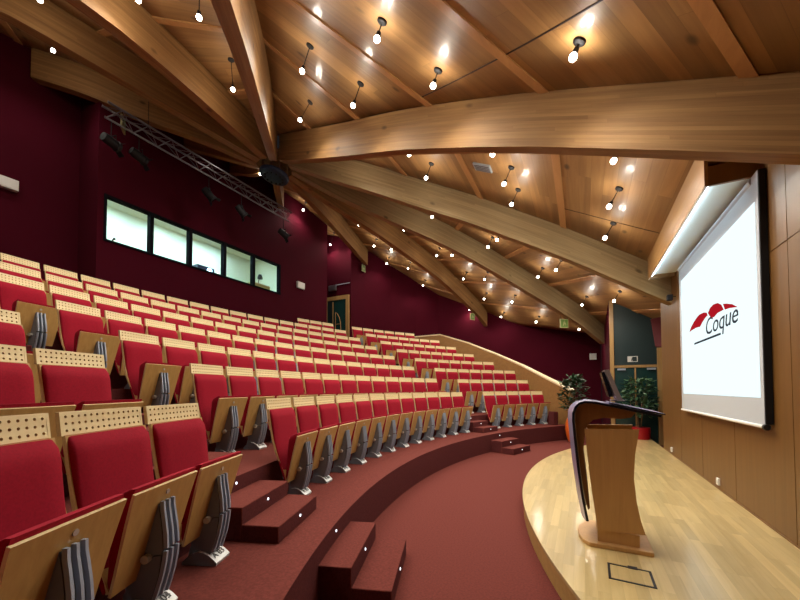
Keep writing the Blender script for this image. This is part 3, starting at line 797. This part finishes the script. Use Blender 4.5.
img = MB().box(XF-.003, XF, 4.63, 7.53, 1.45, 3.383).build('projected_image', M_screen, ps)
# the three red shell shapes, the word and its underline (y, z on the screen)
shapes = [
 [(7.055, 2.438), (6.963, 2.496), (6.80, 2.555), (6.62, 2.60), (6.503, 2.615), (6.303, 2.606), (6.18, 2.58), (6.143, 2.538), (6.254, 2.52), (6.40, 2.475), (6.50, 2.435), (6.694, 2.45), (6.91, 2.447)],
 [(6.12, 2.564), (6.032, 2.614), (5.89, 2.633), (5.739, 2.618), (5.617, 2.572), (5.537, 2.495), (5.615, 2.492), (5.749, 2.494), (5.884, 2.467), (5.982, 2.475), (6.06, 2.515)],
 [(5.549, 2.567), (5.435, 2.545), (5.266, 2.502), (5.112, 2.438), (5.218, 2.454), (5.36, 2.475), (5.488, 2.485)]]
lg = MB()
for sh in shapes: lg.prism(sh, XF-.006, XF-.0032, lambda a, b_, d: (d, a, b_))
lg.build('logo_shells', M_scred, img)
tm = text_mesh('logo_word', 'Coque', .318, M_sctxt, .001, shear=.2, space=.98)
o = link('logo_word', tm, img)
o.matrix_local = Matrix(((0, 0, -1, XF-.0045), (-1.36, 0, 0, 5.69), (0, 1, 0, 2.372), (0, 0, 0, 1)))
MB().box(XF-.006, XF-.0032, 5.66, 6.80, 2.205, 2.232).build('logo_underline', M_sctxt, img)

# ------------------------------------------------------------------ lectern on the stage
lt = thing('lectern', 'wooden lectern with curved black sheet front and sloping black desk', 'lectern', (0, 0, SH))
LY0, LY1 = 3.47, 3.93
XZ = lambda a, b_, d: (a, d, b_)
side = [(.012, .99), (.05, .55), (.10, .135), (.44, .15), (.41, .26), (.385, .40), (.368, .60), (.38, .80), (.412, 1.005)]
MB().prism(side, LY0, LY0+.022, XZ).build('side_panel', M_lect, lt)
MB().prism(side, LY1-.022, LY1, XZ).build('side_panel', M_lect, lt)
fr = [(.016, .96), (.054, .55), (.104, .135), (.126, .135), (.076, .55), (.038, .96)]
MB().prism(fr, LY0+.022, LY1-.022, XZ).build('front_panel', M_lect, lt)
MB().box(.08, .37, LY0+.022, LY1-.022, .60, .62).build('shelf', M_lect, lt)
MB().box(.10, .40, LY0+.012, LY1-.012, .036, .135).build('plinth', M_lect, lt)
base = [(.035, 3.415), (.49, 3.43), (.49, 3.99), (.05, 4.0), (.0, 3.93), (-.045, 3.82), (-.055, 3.7), (-.045, 3.58), (-.015, 3.48)]
MB().prism(base, 0, .036, IDENT).build('base_slab', M_lect, lt, bevel=.006)
# black sheet: up the audience side, over the top and down to the reader's edge
out = [(.015, .20), (-.02, .40), (-.05, .65), (-.072, .90), (-.084, 1.06), (-.082, 1.13), (-.062, 1.185), (-.03, 1.220), (.02, 1.238), (.10, 1.232), (.20, 1.212), (.40, 1.168), (.56, 1.132)]
def thick(pl, t):
    res = []
    for i, p in enumerate(pl):
        a = Vector(pl[max(i-1, 0)]); b_ = Vector(pl[min(i+1, len(pl)-1)]); d = (b_-a).normalized(); res.append((p[0]+d.y*t, p[1]-d.x*t))
    return res
inn_ = thick(out, .020)
def strip(outer, inner, ya, yb, name, mats, par, edge=True):
    mb = MB(); n = len(outer)
    v = [(a, y, z) for y in (ya, yb) for a, z in outer+inner[::-1]]
    m_ = 2*n
    mb.add(v, [])
    for i in range(m_):
        j = (i+1) % m_
        mb.f.append((i, j, m_+j, m_+i)); mb.m.append(0)
    for i in range(n-1):
        k0, k1 = i, i+1; q0, q1 = m_-1-i, m_-2-i
        mb.f.append((k0, k1, q1, q0)); mb.m.append(1); mb.f.append((m_+q0, m_+q1, m_+k1, m_+k0)); mb.m.append(1)
    return mb.build(name, mats, par, smooth=35)
bul = [1, 1, 1, 1, 1, 1, .95, .8, .5, .2, 0, 0, 0]
mb = MB(); n = len(out); ring_ = out+inn_[::-1]; bb = bul+bul[::-1]; rings = []
for k in range(11):
    q = k/10; y = LY0-.03+(LY1-LY0+.06)*q; e = 1-(2*q-1)**2
    rings.append([(a-.042*e*w_, y, z) for (a, z), w_ in zip(ring_, bb)])
m_ = 2*n; v0 = 0
for r in rings: mb.v += r
for k in range(10):
    for i in range(m_):
        j = (i+1) % m_; mb.f.append((k*m_+i, k*m_+j, (k+1)*m_+j, (k+1)*m_+i)); mb.m.append(0 if i < n-1 else 1)
for i in range(n-1):
    q0, q1 = m_-1-i, m_-2-i
    mb.f += [(i, i+1, q1, q0), (10*m_+q0, 10*m_+q1, 10*m_+i+1, 10*m_+i)]; mb.m += [1, 1]
mb.build('black_sheet', [M_sheetsheen, M_sheetedge], lt, smooth=35)
lin_o = thick(out, .012)[1:-1]; lin_i = []
for (a, z), w in zip(lin_o, [.02, .03, .04, .05, .065, .085, .10, .115, .13, .12, .10]):
    pass
L_o = thick(out, .023)
liner = [L_o[1], L_o[2], L_o[3], L_o[4], L_o[5], L_o[6], L_o[7], L_o[8], L_o[9], L_o[10], L_o[11], (.36, 1.10), (.28, 1.085), (.16, 1.09), (.08, 1.07), (.035, 1.02), (.02, .98), (.0, .80), (.02, .60), (.045, .30), (.03, .28)]
MB().prism(liner, LY0+.03, LY1-.03, XZ).build('liner', M_lectdk, lt)
strip([(.20, 1.226), (.40, 1.182), (.585, 1.140)], [(.20, 1.218), (.40, 1.174), (.585, 1.132)], LY0-.02, LY1+.02, 'desk_glass', [M_sheetsheen, M_sheetedge], lt)
mo = thing('lectern_monitor', 'thin silver edged monitor standing upright on the lectern desk', 'monitor', (.245, 3.70, SH+1.242))
P2 = lambda a, b_, d: (a, d, b_)
mo_o = [(.045, -.005), (.02, .05), (-.012, .14), (-.045, .235), (-.055, .265)]
strip([(a-.020, z) for a, z in mo_o], [(a+.020, z) for a, z in mo_o], -.19, .19, 'casing', [M_moned, M_moned], mo)
MB().prism([(-.008, .03), (-.072, .25), (-.095, .245), (-.04, .03)], -.17, .17, P2).build('screen_back', M_blackgloss, mo)
MB().box(-.02, .085, -.08, .08, -.009, .0).build('foot', M_moned, mo)

# things on the stage floor and stage wall
t = thing('floor_hatch', 'square floor hatch outlined by a black frame in front of the lectern', 'hatch', (.285, 3.035, SH))
b0 = [(-.13, -.115), (.135, -.12), (.135, .115), (-.125, .125)]
mb = MB()
for i in range(4):
    p, q = Vector((*b0[i], 0)), Vector((*b0[(i+1) % 4], 0)); d = (q-p).normalized(); n_ = Vector((-d.y, d.x, 0))
    mb.obox((p+q)/2+Vector((0, 0, .002)), (q-p)/2+d*.008, n_*.008, (0, 0, .002))
mb.build('frame', M_inlay, t)
MB().box(-.118, .122, -.105, .108, .0003, .0018).build('lid', M_stage, t)
MB().box(-.0, .06, .10, .145, .002, .005).build('cable_flap', M_inlay, t)
for i, (y, z, lab) in enumerate(((6.12, .30, 'white socket low on the stage wall below the screen'), (8.85, .30, 'white socket low on the stage wall near the green doors'))):
    t = thing('wall_socket', lab, 'socket', (XS, y, z), math.pi)
    MB().box(0, .025, -.04, .04, -.045, .045).build('plate', M_white, t, bevel=.004)
    MB().box(.025, .03, -.02, .02, -.02, .02).build('insert', M_boxw, t)
t = thing('wall_sensor', 'small black sensor on a short bracket high on the stage wall beside the screen', 'sensor', (XS, 8.25, 3.28), math.pi)
MB().tube([(0, 0, 0), (.06, 0, 0)], .01, 6).build('bracket', M_black, t)
MB().box(.05, .14, -.05, .05, -.07, .04).build('housing', M_black, t, bevel=.01)
t = thing('loudspeaker', 'maroon loudspeaker with a dark top hung beyond the end of the stage wall', 'speaker', (1.70, 10.2, 2.86), R(-15))
MB().prism([(-.12, -.34), (.14, -.36), (.14, .36), (-.20, .33)], -.16, .16, XZ).build('cabinet', M_speakred, t, bevel=.01)
MB().prism([(-.135, -.18), (-.126, -.18), (-.19, .30), (-.208, .30)], -.13, .13, XZ).build('grille', M_blackgloss, t)
MB().tube([(.14, 0, .1), (.30, 0, .1)], .02, 6).build('bracket', M_black, t)

# ------------------------------------------------------------------ potted plants
def plant(name, lab, loc, potmat, pot, h, spread, nleaf, ll, seed, mat, low=.45):
    t = thing(name, lab, 'plant', loc)
    p = MB().lathe(pot, n=28).build('pot', potmat, t, smooth=40)
    MB().lathe([(.005, pot[-1][1]-.03), (pot[-1][0]-.02, pot[-1][1]-.03), (pot[-1][0]-.02, pot[-1][1]-.015), (.005, pot[-1][1]-.01)], n=16).build('soil', M_soil, t)
    rnd = random.Random(seed); zt0 = pot[-1][1]-.02
    st = MB(); lf = MB()
    for i in range(9):
        a = rnd.uniform(0, 6.28); r = spread*rnd.uniform(.25, 1.0); zt_ = h*rnd.uniform(.66, 1.0)
        pts = [(.03*math.cos(a), .03*math.sin(a), zt0), (.35*r*math.cos(a), .35*r*math.sin(a), zt0+(zt_-zt0)*.5), (r*math.cos(a), r*math.sin(a), zt_)]
        st.tube(pts, [.011, .008, .004], 5)
    for i in range(nleaf):
        # rounded crown of drooping pointed leaves
        a = rnd.uniform(0, 6.28); e = rnd.uniform(-.9, 1.35); rr = spread*rnd.uniform(.35, 1.02)
        zc_ = h-(h-zt0)*low; hz = (h-zt0)*low
        c = Vector((rr*math.cos(a)*math.cos(e*.8), rr*math.sin(a)*math.cos(e*.8), zc_+hz*math.sin(e)*rnd.uniform(.7, 1.0)))
        if c.z < zt0+.04: continue
        d = Vector((math.cos(a), math.sin(a), rnd.uniform(-.9, .5))).normalized()
        d = (d+Vector((rnd.uniform(-.6, .6), rnd.uniform(-.6, .6), rnd.uniform(-.3, .3)))).normalized()
        w = d.cross(Vector((0, 0, 1))).normalized(); w = (w+Vector((0, 0, rnd.uniform(-.5, .5)))).normalized()
        n_ = d.cross(w); L_ = ll*rnd.uniform(.7, 1.25); W = L_*.23
        lf.add([c, c+d*L_*.35+w*W-n_*L_*.02, c+d*L_*.35-w*W-n_*L_*.02, c+d*L_*.75+w*W*.7-n_*L_*.1, c+d*L_*.75-w*W*.7-n_*L_*.1, c+d*L_-n_*L_*.2, c+d*L_*.35+n_*L_*.04, c+d*L_*.75-n_*L_*.05],
               [(0, 6, 1), (0, 2, 6), (1, 6, 7, 3), (6, 2, 4, 7), (3, 7, 5), (7, 4, 5)])
    st.build('stems', M_trunk, t); lf.build('foliage', mat, t, fixn=False)
    return t
plant('potted_plant', 'leafy dark green plant in a tall orange pot at the end of the balustrade', (-.24, 11.22, 0), M_orange,
      [(.10, 0), (.14, .02), (.19, .18), (.215, .36), (.205, .54), (.17, .66), (.165, .68)], 1.93, .33, 330, .17, 3, M_leaf, .46)
plant('potted_plant', 'bushy green plant in a red pot before the green doors', (1.34, 11.2, 0), M_redpot,
      [(.14, 0), (.18, .02), (.22, .2), (.24, .42), (.23, .50)], 1.84, .36, 330, .17, 5, M_leaf2, .44)

# ------------------------------------------------------------------ theatre seats
SHELL = [(.0, 1.02), (.006, .96), (.016, .90), (.03, .82), (.046, .72), (.066, .607), (.098, .49), (.134, .389), (.172, .28), (.20, .19)]
PAN = [(.222, .175), (.244, .25), (.274, .37), (.305, .49), (.336, .60), (.350, .645), (.360, .68)]
def at(curve, z):
    c = sorted(curve, key=lambda p: p[1])
    for (f0, z0), (f1, z1) in zip(c, c[1:]):
        if z <= z1: return f0+(f1-f0)*(z-z0)/(z1-z0)
    return c[-1][0]
HWID = .242
def sheet_panel(curve, wfun, t, mats, name):
    """bent plywood sheet following a side curve; edges get the second material"""
    mb = MB(); n = len(curve); v = []
    for i, (fwd, z) in enumerate(curve):
        a = Vector(curve[max(i-1, 0)]); b_ = Vector(curve[min(i+1, n-1)]); d = (b_-a).normalized(); nn = (d.y*t, -d.x*t)
        w = wfun(z)
        v += [(-w, fwd, z), (w, fwd, z), (w, fwd+nn[0], z+nn[1]), (-w, fwd+nn[0], z+nn[1])]
    mb.add(v, [])
    for i in range(n-1):
        a = i*4; c = a+4
        mb.f += [(a, a+1, c+1, c), (a+1, a+2, c+2, c+1), (a+2, a+3, c+3, c+2), (a+3, a, c, c+3)]; mb.m += [0, 1, 0, 1]
    mb.f += [(0, 3, 2, 1), (n*4-4, n*4-3, n*4-2, n*4-1)]; mb.m += [1, 1]
    return mb.mesh(name, mats, smooth=25)
# shell below the perforated head panel
zs = [z for f_, z in SHELL]
fine = []
for k in range(17):
    z = .912+(.19-.912)*k/16; fine.append((at(SHELL, z), z))
shell_me = sheet_panel(fine, lambda z: HWID-(0 if z > .5 else (.5-z)*.12), -.017, [M_ply, M_edge], 'back_shell')
# the sheet is offset backward from the front face: flip if it went forward
ys_ = [v.co.y for v in shell_me.vertices]
# perforated head panel with real holes (3 rows of 12)
def head_panel():
    mb = MB(); nx, nz, w, z0, z1 = 14, 3, HWID*2, .912, 1.02
    mx = .012; cw = (w-2*mx)/nx; chh = (z1-z0-.012)/nz; rr = .0066; q = 8
    fw = lambda z: at(SHELL, z)
    t = .02
    def pt(x, z, back): return (x, fw(z)-(t if back else 0), z)
    for back in (0, 1):
        for i in range(nx):
            for j in range(nz):
                xa, xb = -w/2+mx+i*cw, -w/2+mx+(i+1)*cw; za, zb_ = z0+.006+j*chh, z0+.006+(j+1)*chh
                xc, zc_ = (xa+xb)/2, (za+zb_)/2
                sq = [(xb, zc_), (xb, zb_), (xc, zb_), (xa, zb_), (xa, zc_), (xa, za), (xc, za), (xb, za)]
                ci = [(xc+rr*math.cos(k*math.pi/4), zc_+rr*math.sin(k*math.pi/4)) for k in range(8)]
                v = [pt(*p, back) for p in sq]+[pt(*p, back) for p in ci]
                fs = [(k, (k+1) % 8, 8+(k+1) % 8, 8+k) for k in range(8)]
                mb.add(v, fs if not back else [f_[::-1] for f_ in fs], 0)
                if not back:
                    v = [pt(*p, 0) for p in ci]+[pt(*p, 1) for p in ci]
                    mb.add(v, [(k, 8+k, 8+(k+1) % 8, (k+1) % 8) for k in range(8)], 1)
        for a, b_, c, d in ((-w/2, -w/2+mx, z0, z1), (w/2-mx, w/2, z0, z1), (-w/2+mx, w/2-mx, z0, z0+.006), (-w/2+mx, w/2-mx, z1-.006, z1)):
            v = [pt(a, c, back), pt(b_, c, back), pt(b_, d, back), pt(a, d, back)]
            mb.add(v, [(0, 1, 2, 3) if back else (3, 2, 1, 0)], 0)
    for (a, c), (b_, d) in (((-w/2, z0), (w/2, z0)), ((w/2, z0), (w/2, z1)), ((w/2, z1), (-w/2, z1)), ((-w/2, z1), (-w/2, z0))):
        v = [pt(a, c, 0), pt(b_, d, 0), pt(b_, d, 1), pt(a, c, 1)]
        mb.add(v, [(0, 1, 2, 3)], 2)
    return mb.mesh('head_panel', [M_maple, M_ply, M_edge], fixn=False)
head_me = head_panel()
def cushion(curve_fn, z0, z1, w0, w1, t0, t1, sgn, name, ns=12):
    """pad on a bent sheet: rounded section, thin rounded ends"""
    rings = []
    for k in range(ns+1):
        u = k/ns; z = z0+(z1-z0)*u
        uu = min(u, 1-u)*7; e = math.sqrt(max(0, 1-(1-min(1, uu))**2))
        w = (w0+(w1-w0)*u)*(1-.03*(1-e)); t = (t0+(t1-t0)*u)*(.28+.72*e)
        f0 = curve_fn(z)
        prof = [(-w, 0), (-w, t*.55), (-w*.985, t*.8), (-w*.94, t*.95), (-w*.6, t*1.0), (0, t*1.02), (w*.6, t*1.0), (w*.94, t*.95), (w*.985, t*.8), (w, t*.55), (w, 0)]
        rings.append([(x, f0+sgn*y, z) for x, y in prof])
    return MB().loft(rings).mesh(name, M_fabric, smooth=50)
bc_me = cushion(lambda z: at(SHELL, z)+.001, .20, .914, .226, .238, .012, .052, 1, 'back_cushion', 16)
pan_me = sheet_panel([(at(PAN, .175+.472*k/10), .175+.472*k/10) for k in range(11)], lambda z: .205+(z-.175)/.49*.030, -.014, [M_ply, M_edge], 'seat_shell')
sc_me = cushion(lambda z: at(PAN, z)-.0145, .185, .672, .200, .233, .022, .10, -1, 'seat_cushion', 16)
# grey hinge bracket with three ribs on the seat shell, pedestal below it, foot plate
FR = [(.30, .055), (.322, .12), (.345, .20), (.358, .28), (.362, .33), (.358, .40), (.348, .47), (.338, .53)]
def ribbed(poly, z0, z1, name, wtop, wbot):
    mb = MB()
    X = lambda a, b_, d: (d*(wbot+(wtop-wbot)*max(0, min(1, (b_-.05)/.48))), a, b_)
    mb.prism(poly, -1, 1, X, 0, 2)
    for xo in (-.70, 0, .70):
        cs = [(at(FR, z0+(z1-z0)*k/6), z0+(z1-z0)*k/6) for k in range(7)]
        rings = []
        for f_, z in cs:
            w = wbot+(wtop-wbot)*max(0, min(1, (z-.05)/.48))
            xc = xo*w*1.15; hw = .0085
            rings.append([(xc-hw, f_-.008, z), (xc+hw, f_-.008, z), (xc+hw*.8, f_+.010, z), (xc-hw*.8, f_+.010, z)])
        mb.loft(rings, 1)
    return mb.mesh(name, [M_seatmetal, M_seatrib, M_seatgap], smooth=25)
br_me = ribbed([(at(PAN, .29)+.001, .29), (.345, .30), (.350, .33), (.345, .40), (.335, .47), (.322, .535), (at(PAN, .545)+.001, .55), (at(PAN, .42)+.001, .42)], .33, .56, 'hinge_bracket', .046, .056)
pd_me = ribbed([(.15, .05), (.29, .05), (.312, .12), (.334, .20), (.345, .295), (at(PAN, .28)+.008, .285), (.205, .165), (.18, .14), (.16, .10)], .075, .315, 'pedestal', .048, .058)
ft = MB()
arcp = [(.12, 0), (.345, 0), (.350, .018), (.325, .042), (.295, .064), (.262, .080), (.228, .086), (.190, .076), (.155, .052), (.12, .018)]
X = lambda a, b_, d: (d, a, b_)
ft.prism(arcp, -.075, .075, X, 0, 1)
for xo in (-.045, -.012, .021, .048):
    a, b_ = Vector((xo, .334, .037)), Vector((xo, .300, .0625))
    ft.obox((a+b_)/2+Vector((0, .002, .003)), (.009, 0, 0), (b_-a)/2, (0, .0012, .0018), 2)
ft_me = ft.mesh('foot_plate', [M_seatmetal, M_seatfoot, M_inlay], smooth=20)
ft2 = MB(); ft2.prism(arcp, -.075, .075, X, 0, 1)
ft2_me = ft2.mesh('foot_plate', [M_seatmetal, M_seatfoot], smooth=20)
bolt_me = MB().tube([(.040, .278, .285), (.078, .278, .285)], .021, 12).mesh('hinge_bolt', M_bolt, smooth=40)
screw_me = MB().tube([(0, at(PAN, .60)-.002, .60), (0, at(PAN, .60)+.004, .599)], .013, 10).mesh('cap_screw', M_bolt, smooth=40)
sk_me = MB().box(-.16, .16, .145, .175, .20, .26).box(-.03, .03, .15, .2, .05, .2).mesh('support_bar', M_seatmetal)

proto = thing('theatre_seat', 'red tip-up seat', 'seat')
for nm, me in (('back_shell', shell_me), ('head_panel', head_me), ('back_cushion', bc_me), ('seat_shell', pan_me), ('seat_cushion', sc_me), ('pedestal', pd_me), ('foot_plate', ft_me), ('support_bar', sk_me)):
    p_ = link(nm, me, proto)
    if nm == 'head_panel': p_['label'] = 'pale perforated maple head panel'
    if nm == 'seat_shell':
        br = link('hinge_bracket', br_me, p_); link('hinge_bolt', bolt_me, br); link('cap_screw', screw_me, p_)
used = [0]
def seat(row, th, label, group, number=None):
    o = proto if not used[0] else copy_tree(proto)
    used[0] += 1
    x, y = pol(R1+DR*(row-1), th)
    o.location = (x, y, TZ(row)+.0005); o.rotation_euler = (0, 0, R(th+90))
    o['label'] = label; o['category'] = 'seat'; o['group'] = group
    if number:
        for c in o.children:
            if c.name.startswith('foot_plate'):
                c.data = ft2_me
                tm_ = text_mesh('seat_number', number, .058, M_inlay, .0008)
                tx = link('seat_number', tm_, c)
                n_ = Vector((0, .61, .79)).normalized(); up = Vector((0, -.79, .61)).normalized(); rx = up.cross(n_)
                p = Vector((0, .3165, .0505))+n_*.0012
                tx.matrix_local = Matrix(((rx.x, up.x, n_.x, p.x), (rx.y, up.y, n_.y, p.y), (rx.z, up.z, n_.z, p.z), (0, 0, 0, 1)))
    return o
ROWN = ['front', 'second', 'third', 'fourth', 'fifth', 'sixth', 'seventh', 'back']
W = .5497
# corner block on the near side of the near aisle
for row, ths in ((1, [203.62, 206.42, 209.25, 212.08]), (2, [203.06, 205.72]), (3, [202.62])):
    for i, th in enumerate(ths):
        num = {(1, 0): 'A 03', (1, 1): 'A 04'}.get((row, i))
        seat(row, th, 'red tip-up seat in the %s row of the corner block, %s from the aisle steps' % (ROWN[row-1], ORD[i]), 'red seats of the corner block', num)
# middle block between the two aisles, counted from the far aisle
for row, n in enumerate([12, 13, 14, 15, 16, 17, 18], 1):
    r = R1+DR*(row-1); dth = math.degrees(W/r)
    tl, i0 = [(197.136, 0), (197.238, 0), (197.391, 0), (197.412, 0), (195.303, 1), (193.439, 2), (193.707, 2)][row-1]
    start = tl-math.degrees(.2425/r)+i0*dth
    for i in range(n):
        if row >= 6 and i < 1: continue
        if row == 5 and i < 0: continue
        th = start-i*dth
        seat(row, th, 'red tip-up seat in the %s row of the middle block, %s from the far aisle' % (ROWN[row-1], ORD[n-1-i]), 'red seats of the middle block')
for i, th in enumerate((162.2+.87, 162.2+.87+1.82, 162.2+.87+3.64)):
    seat(8, th, 'red tip-up seat in the back row of the middle block, %s from the far aisle' % ORD[i], 'red seats of the middle block')
# block between the far aisle and the balustrade
first = [157.28, 157.67, 158.14, 158.32, 158.58, 158.80, 159.0, 159.22]
for row, n in enumerate([5, 6, 7, 7, 7, 7, 7, 6], 1):
    r = R1+DR*(row-1); dth = math.degrees(W/r)
    for i in range(n):
        seat(row, first[row-1]-dth*(.45+i), 'red tip-up seat in the %s row of the balustrade block, %s from the far aisle' % (ROWN[row-1], ORD[i]), 'red seats of the balustrade block')

# ------------------------------------------------------------------ camera, world, view
f_px, ppy, yaw, pitch, roll = 349.4, 378.27, R(27.531), R(1.627), -.0017
cam = bpy.data.cameras.new('camera'); co = link('camera', cam)
cam.sensor_width = 36; cam.lens = f_px*36/800; cam.shift_y = (ppy-300)/800
cam.clip_start = .05; cam.clip_end = 100
fwd = Vector((-math.sin(yaw)*math.cos(pitch), math.cos(yaw)*math.cos(pitch), math.sin(pitch)))
rt = Vector((math.cos(yaw), math.sin(yaw), 0)); up = rt.cross(fwd)
rt2 = rt*math.cos(roll)+up*math.sin(roll); up2 = rt2.cross(fwd)
co.matrix_world = Matrix(((rt2.x, up2.x, -fwd.x, 0), (rt2.y, up2.y, -fwd.y, 0), (rt2.z, up2.z, -fwd.z, H), (0, 0, 0, 1)))
sc.camera = co
w = bpy.data.worlds.new('world'); sc.world = w; w.use_nodes = True
w.node_tree.nodes['Background'].inputs[0].default_value = (.02, .018, .02, 1)
w.node_tree.nodes['Background'].inputs[1].default_value = .5
sc.view_settings.view_transform = 'Standard'; sc.view_settings.look = 'None'
sc.view_settings.gamma = 1; sc.view_settings.exposure = 0.0; sc.view_settings.use_curve_mapping = False
cy = sc.cycles
cy.use_denoising = True
cy.max_bounces = 6; cy.diffuse_bounces = 4; cy.glossy_bounces = 3; cy.transparent_max_bounces = 8
cy.sample_clamp_indirect = 4; cy.sample_clamp_direct = 0
cy.caustics_reflective = False; cy.caustics_refractive = False
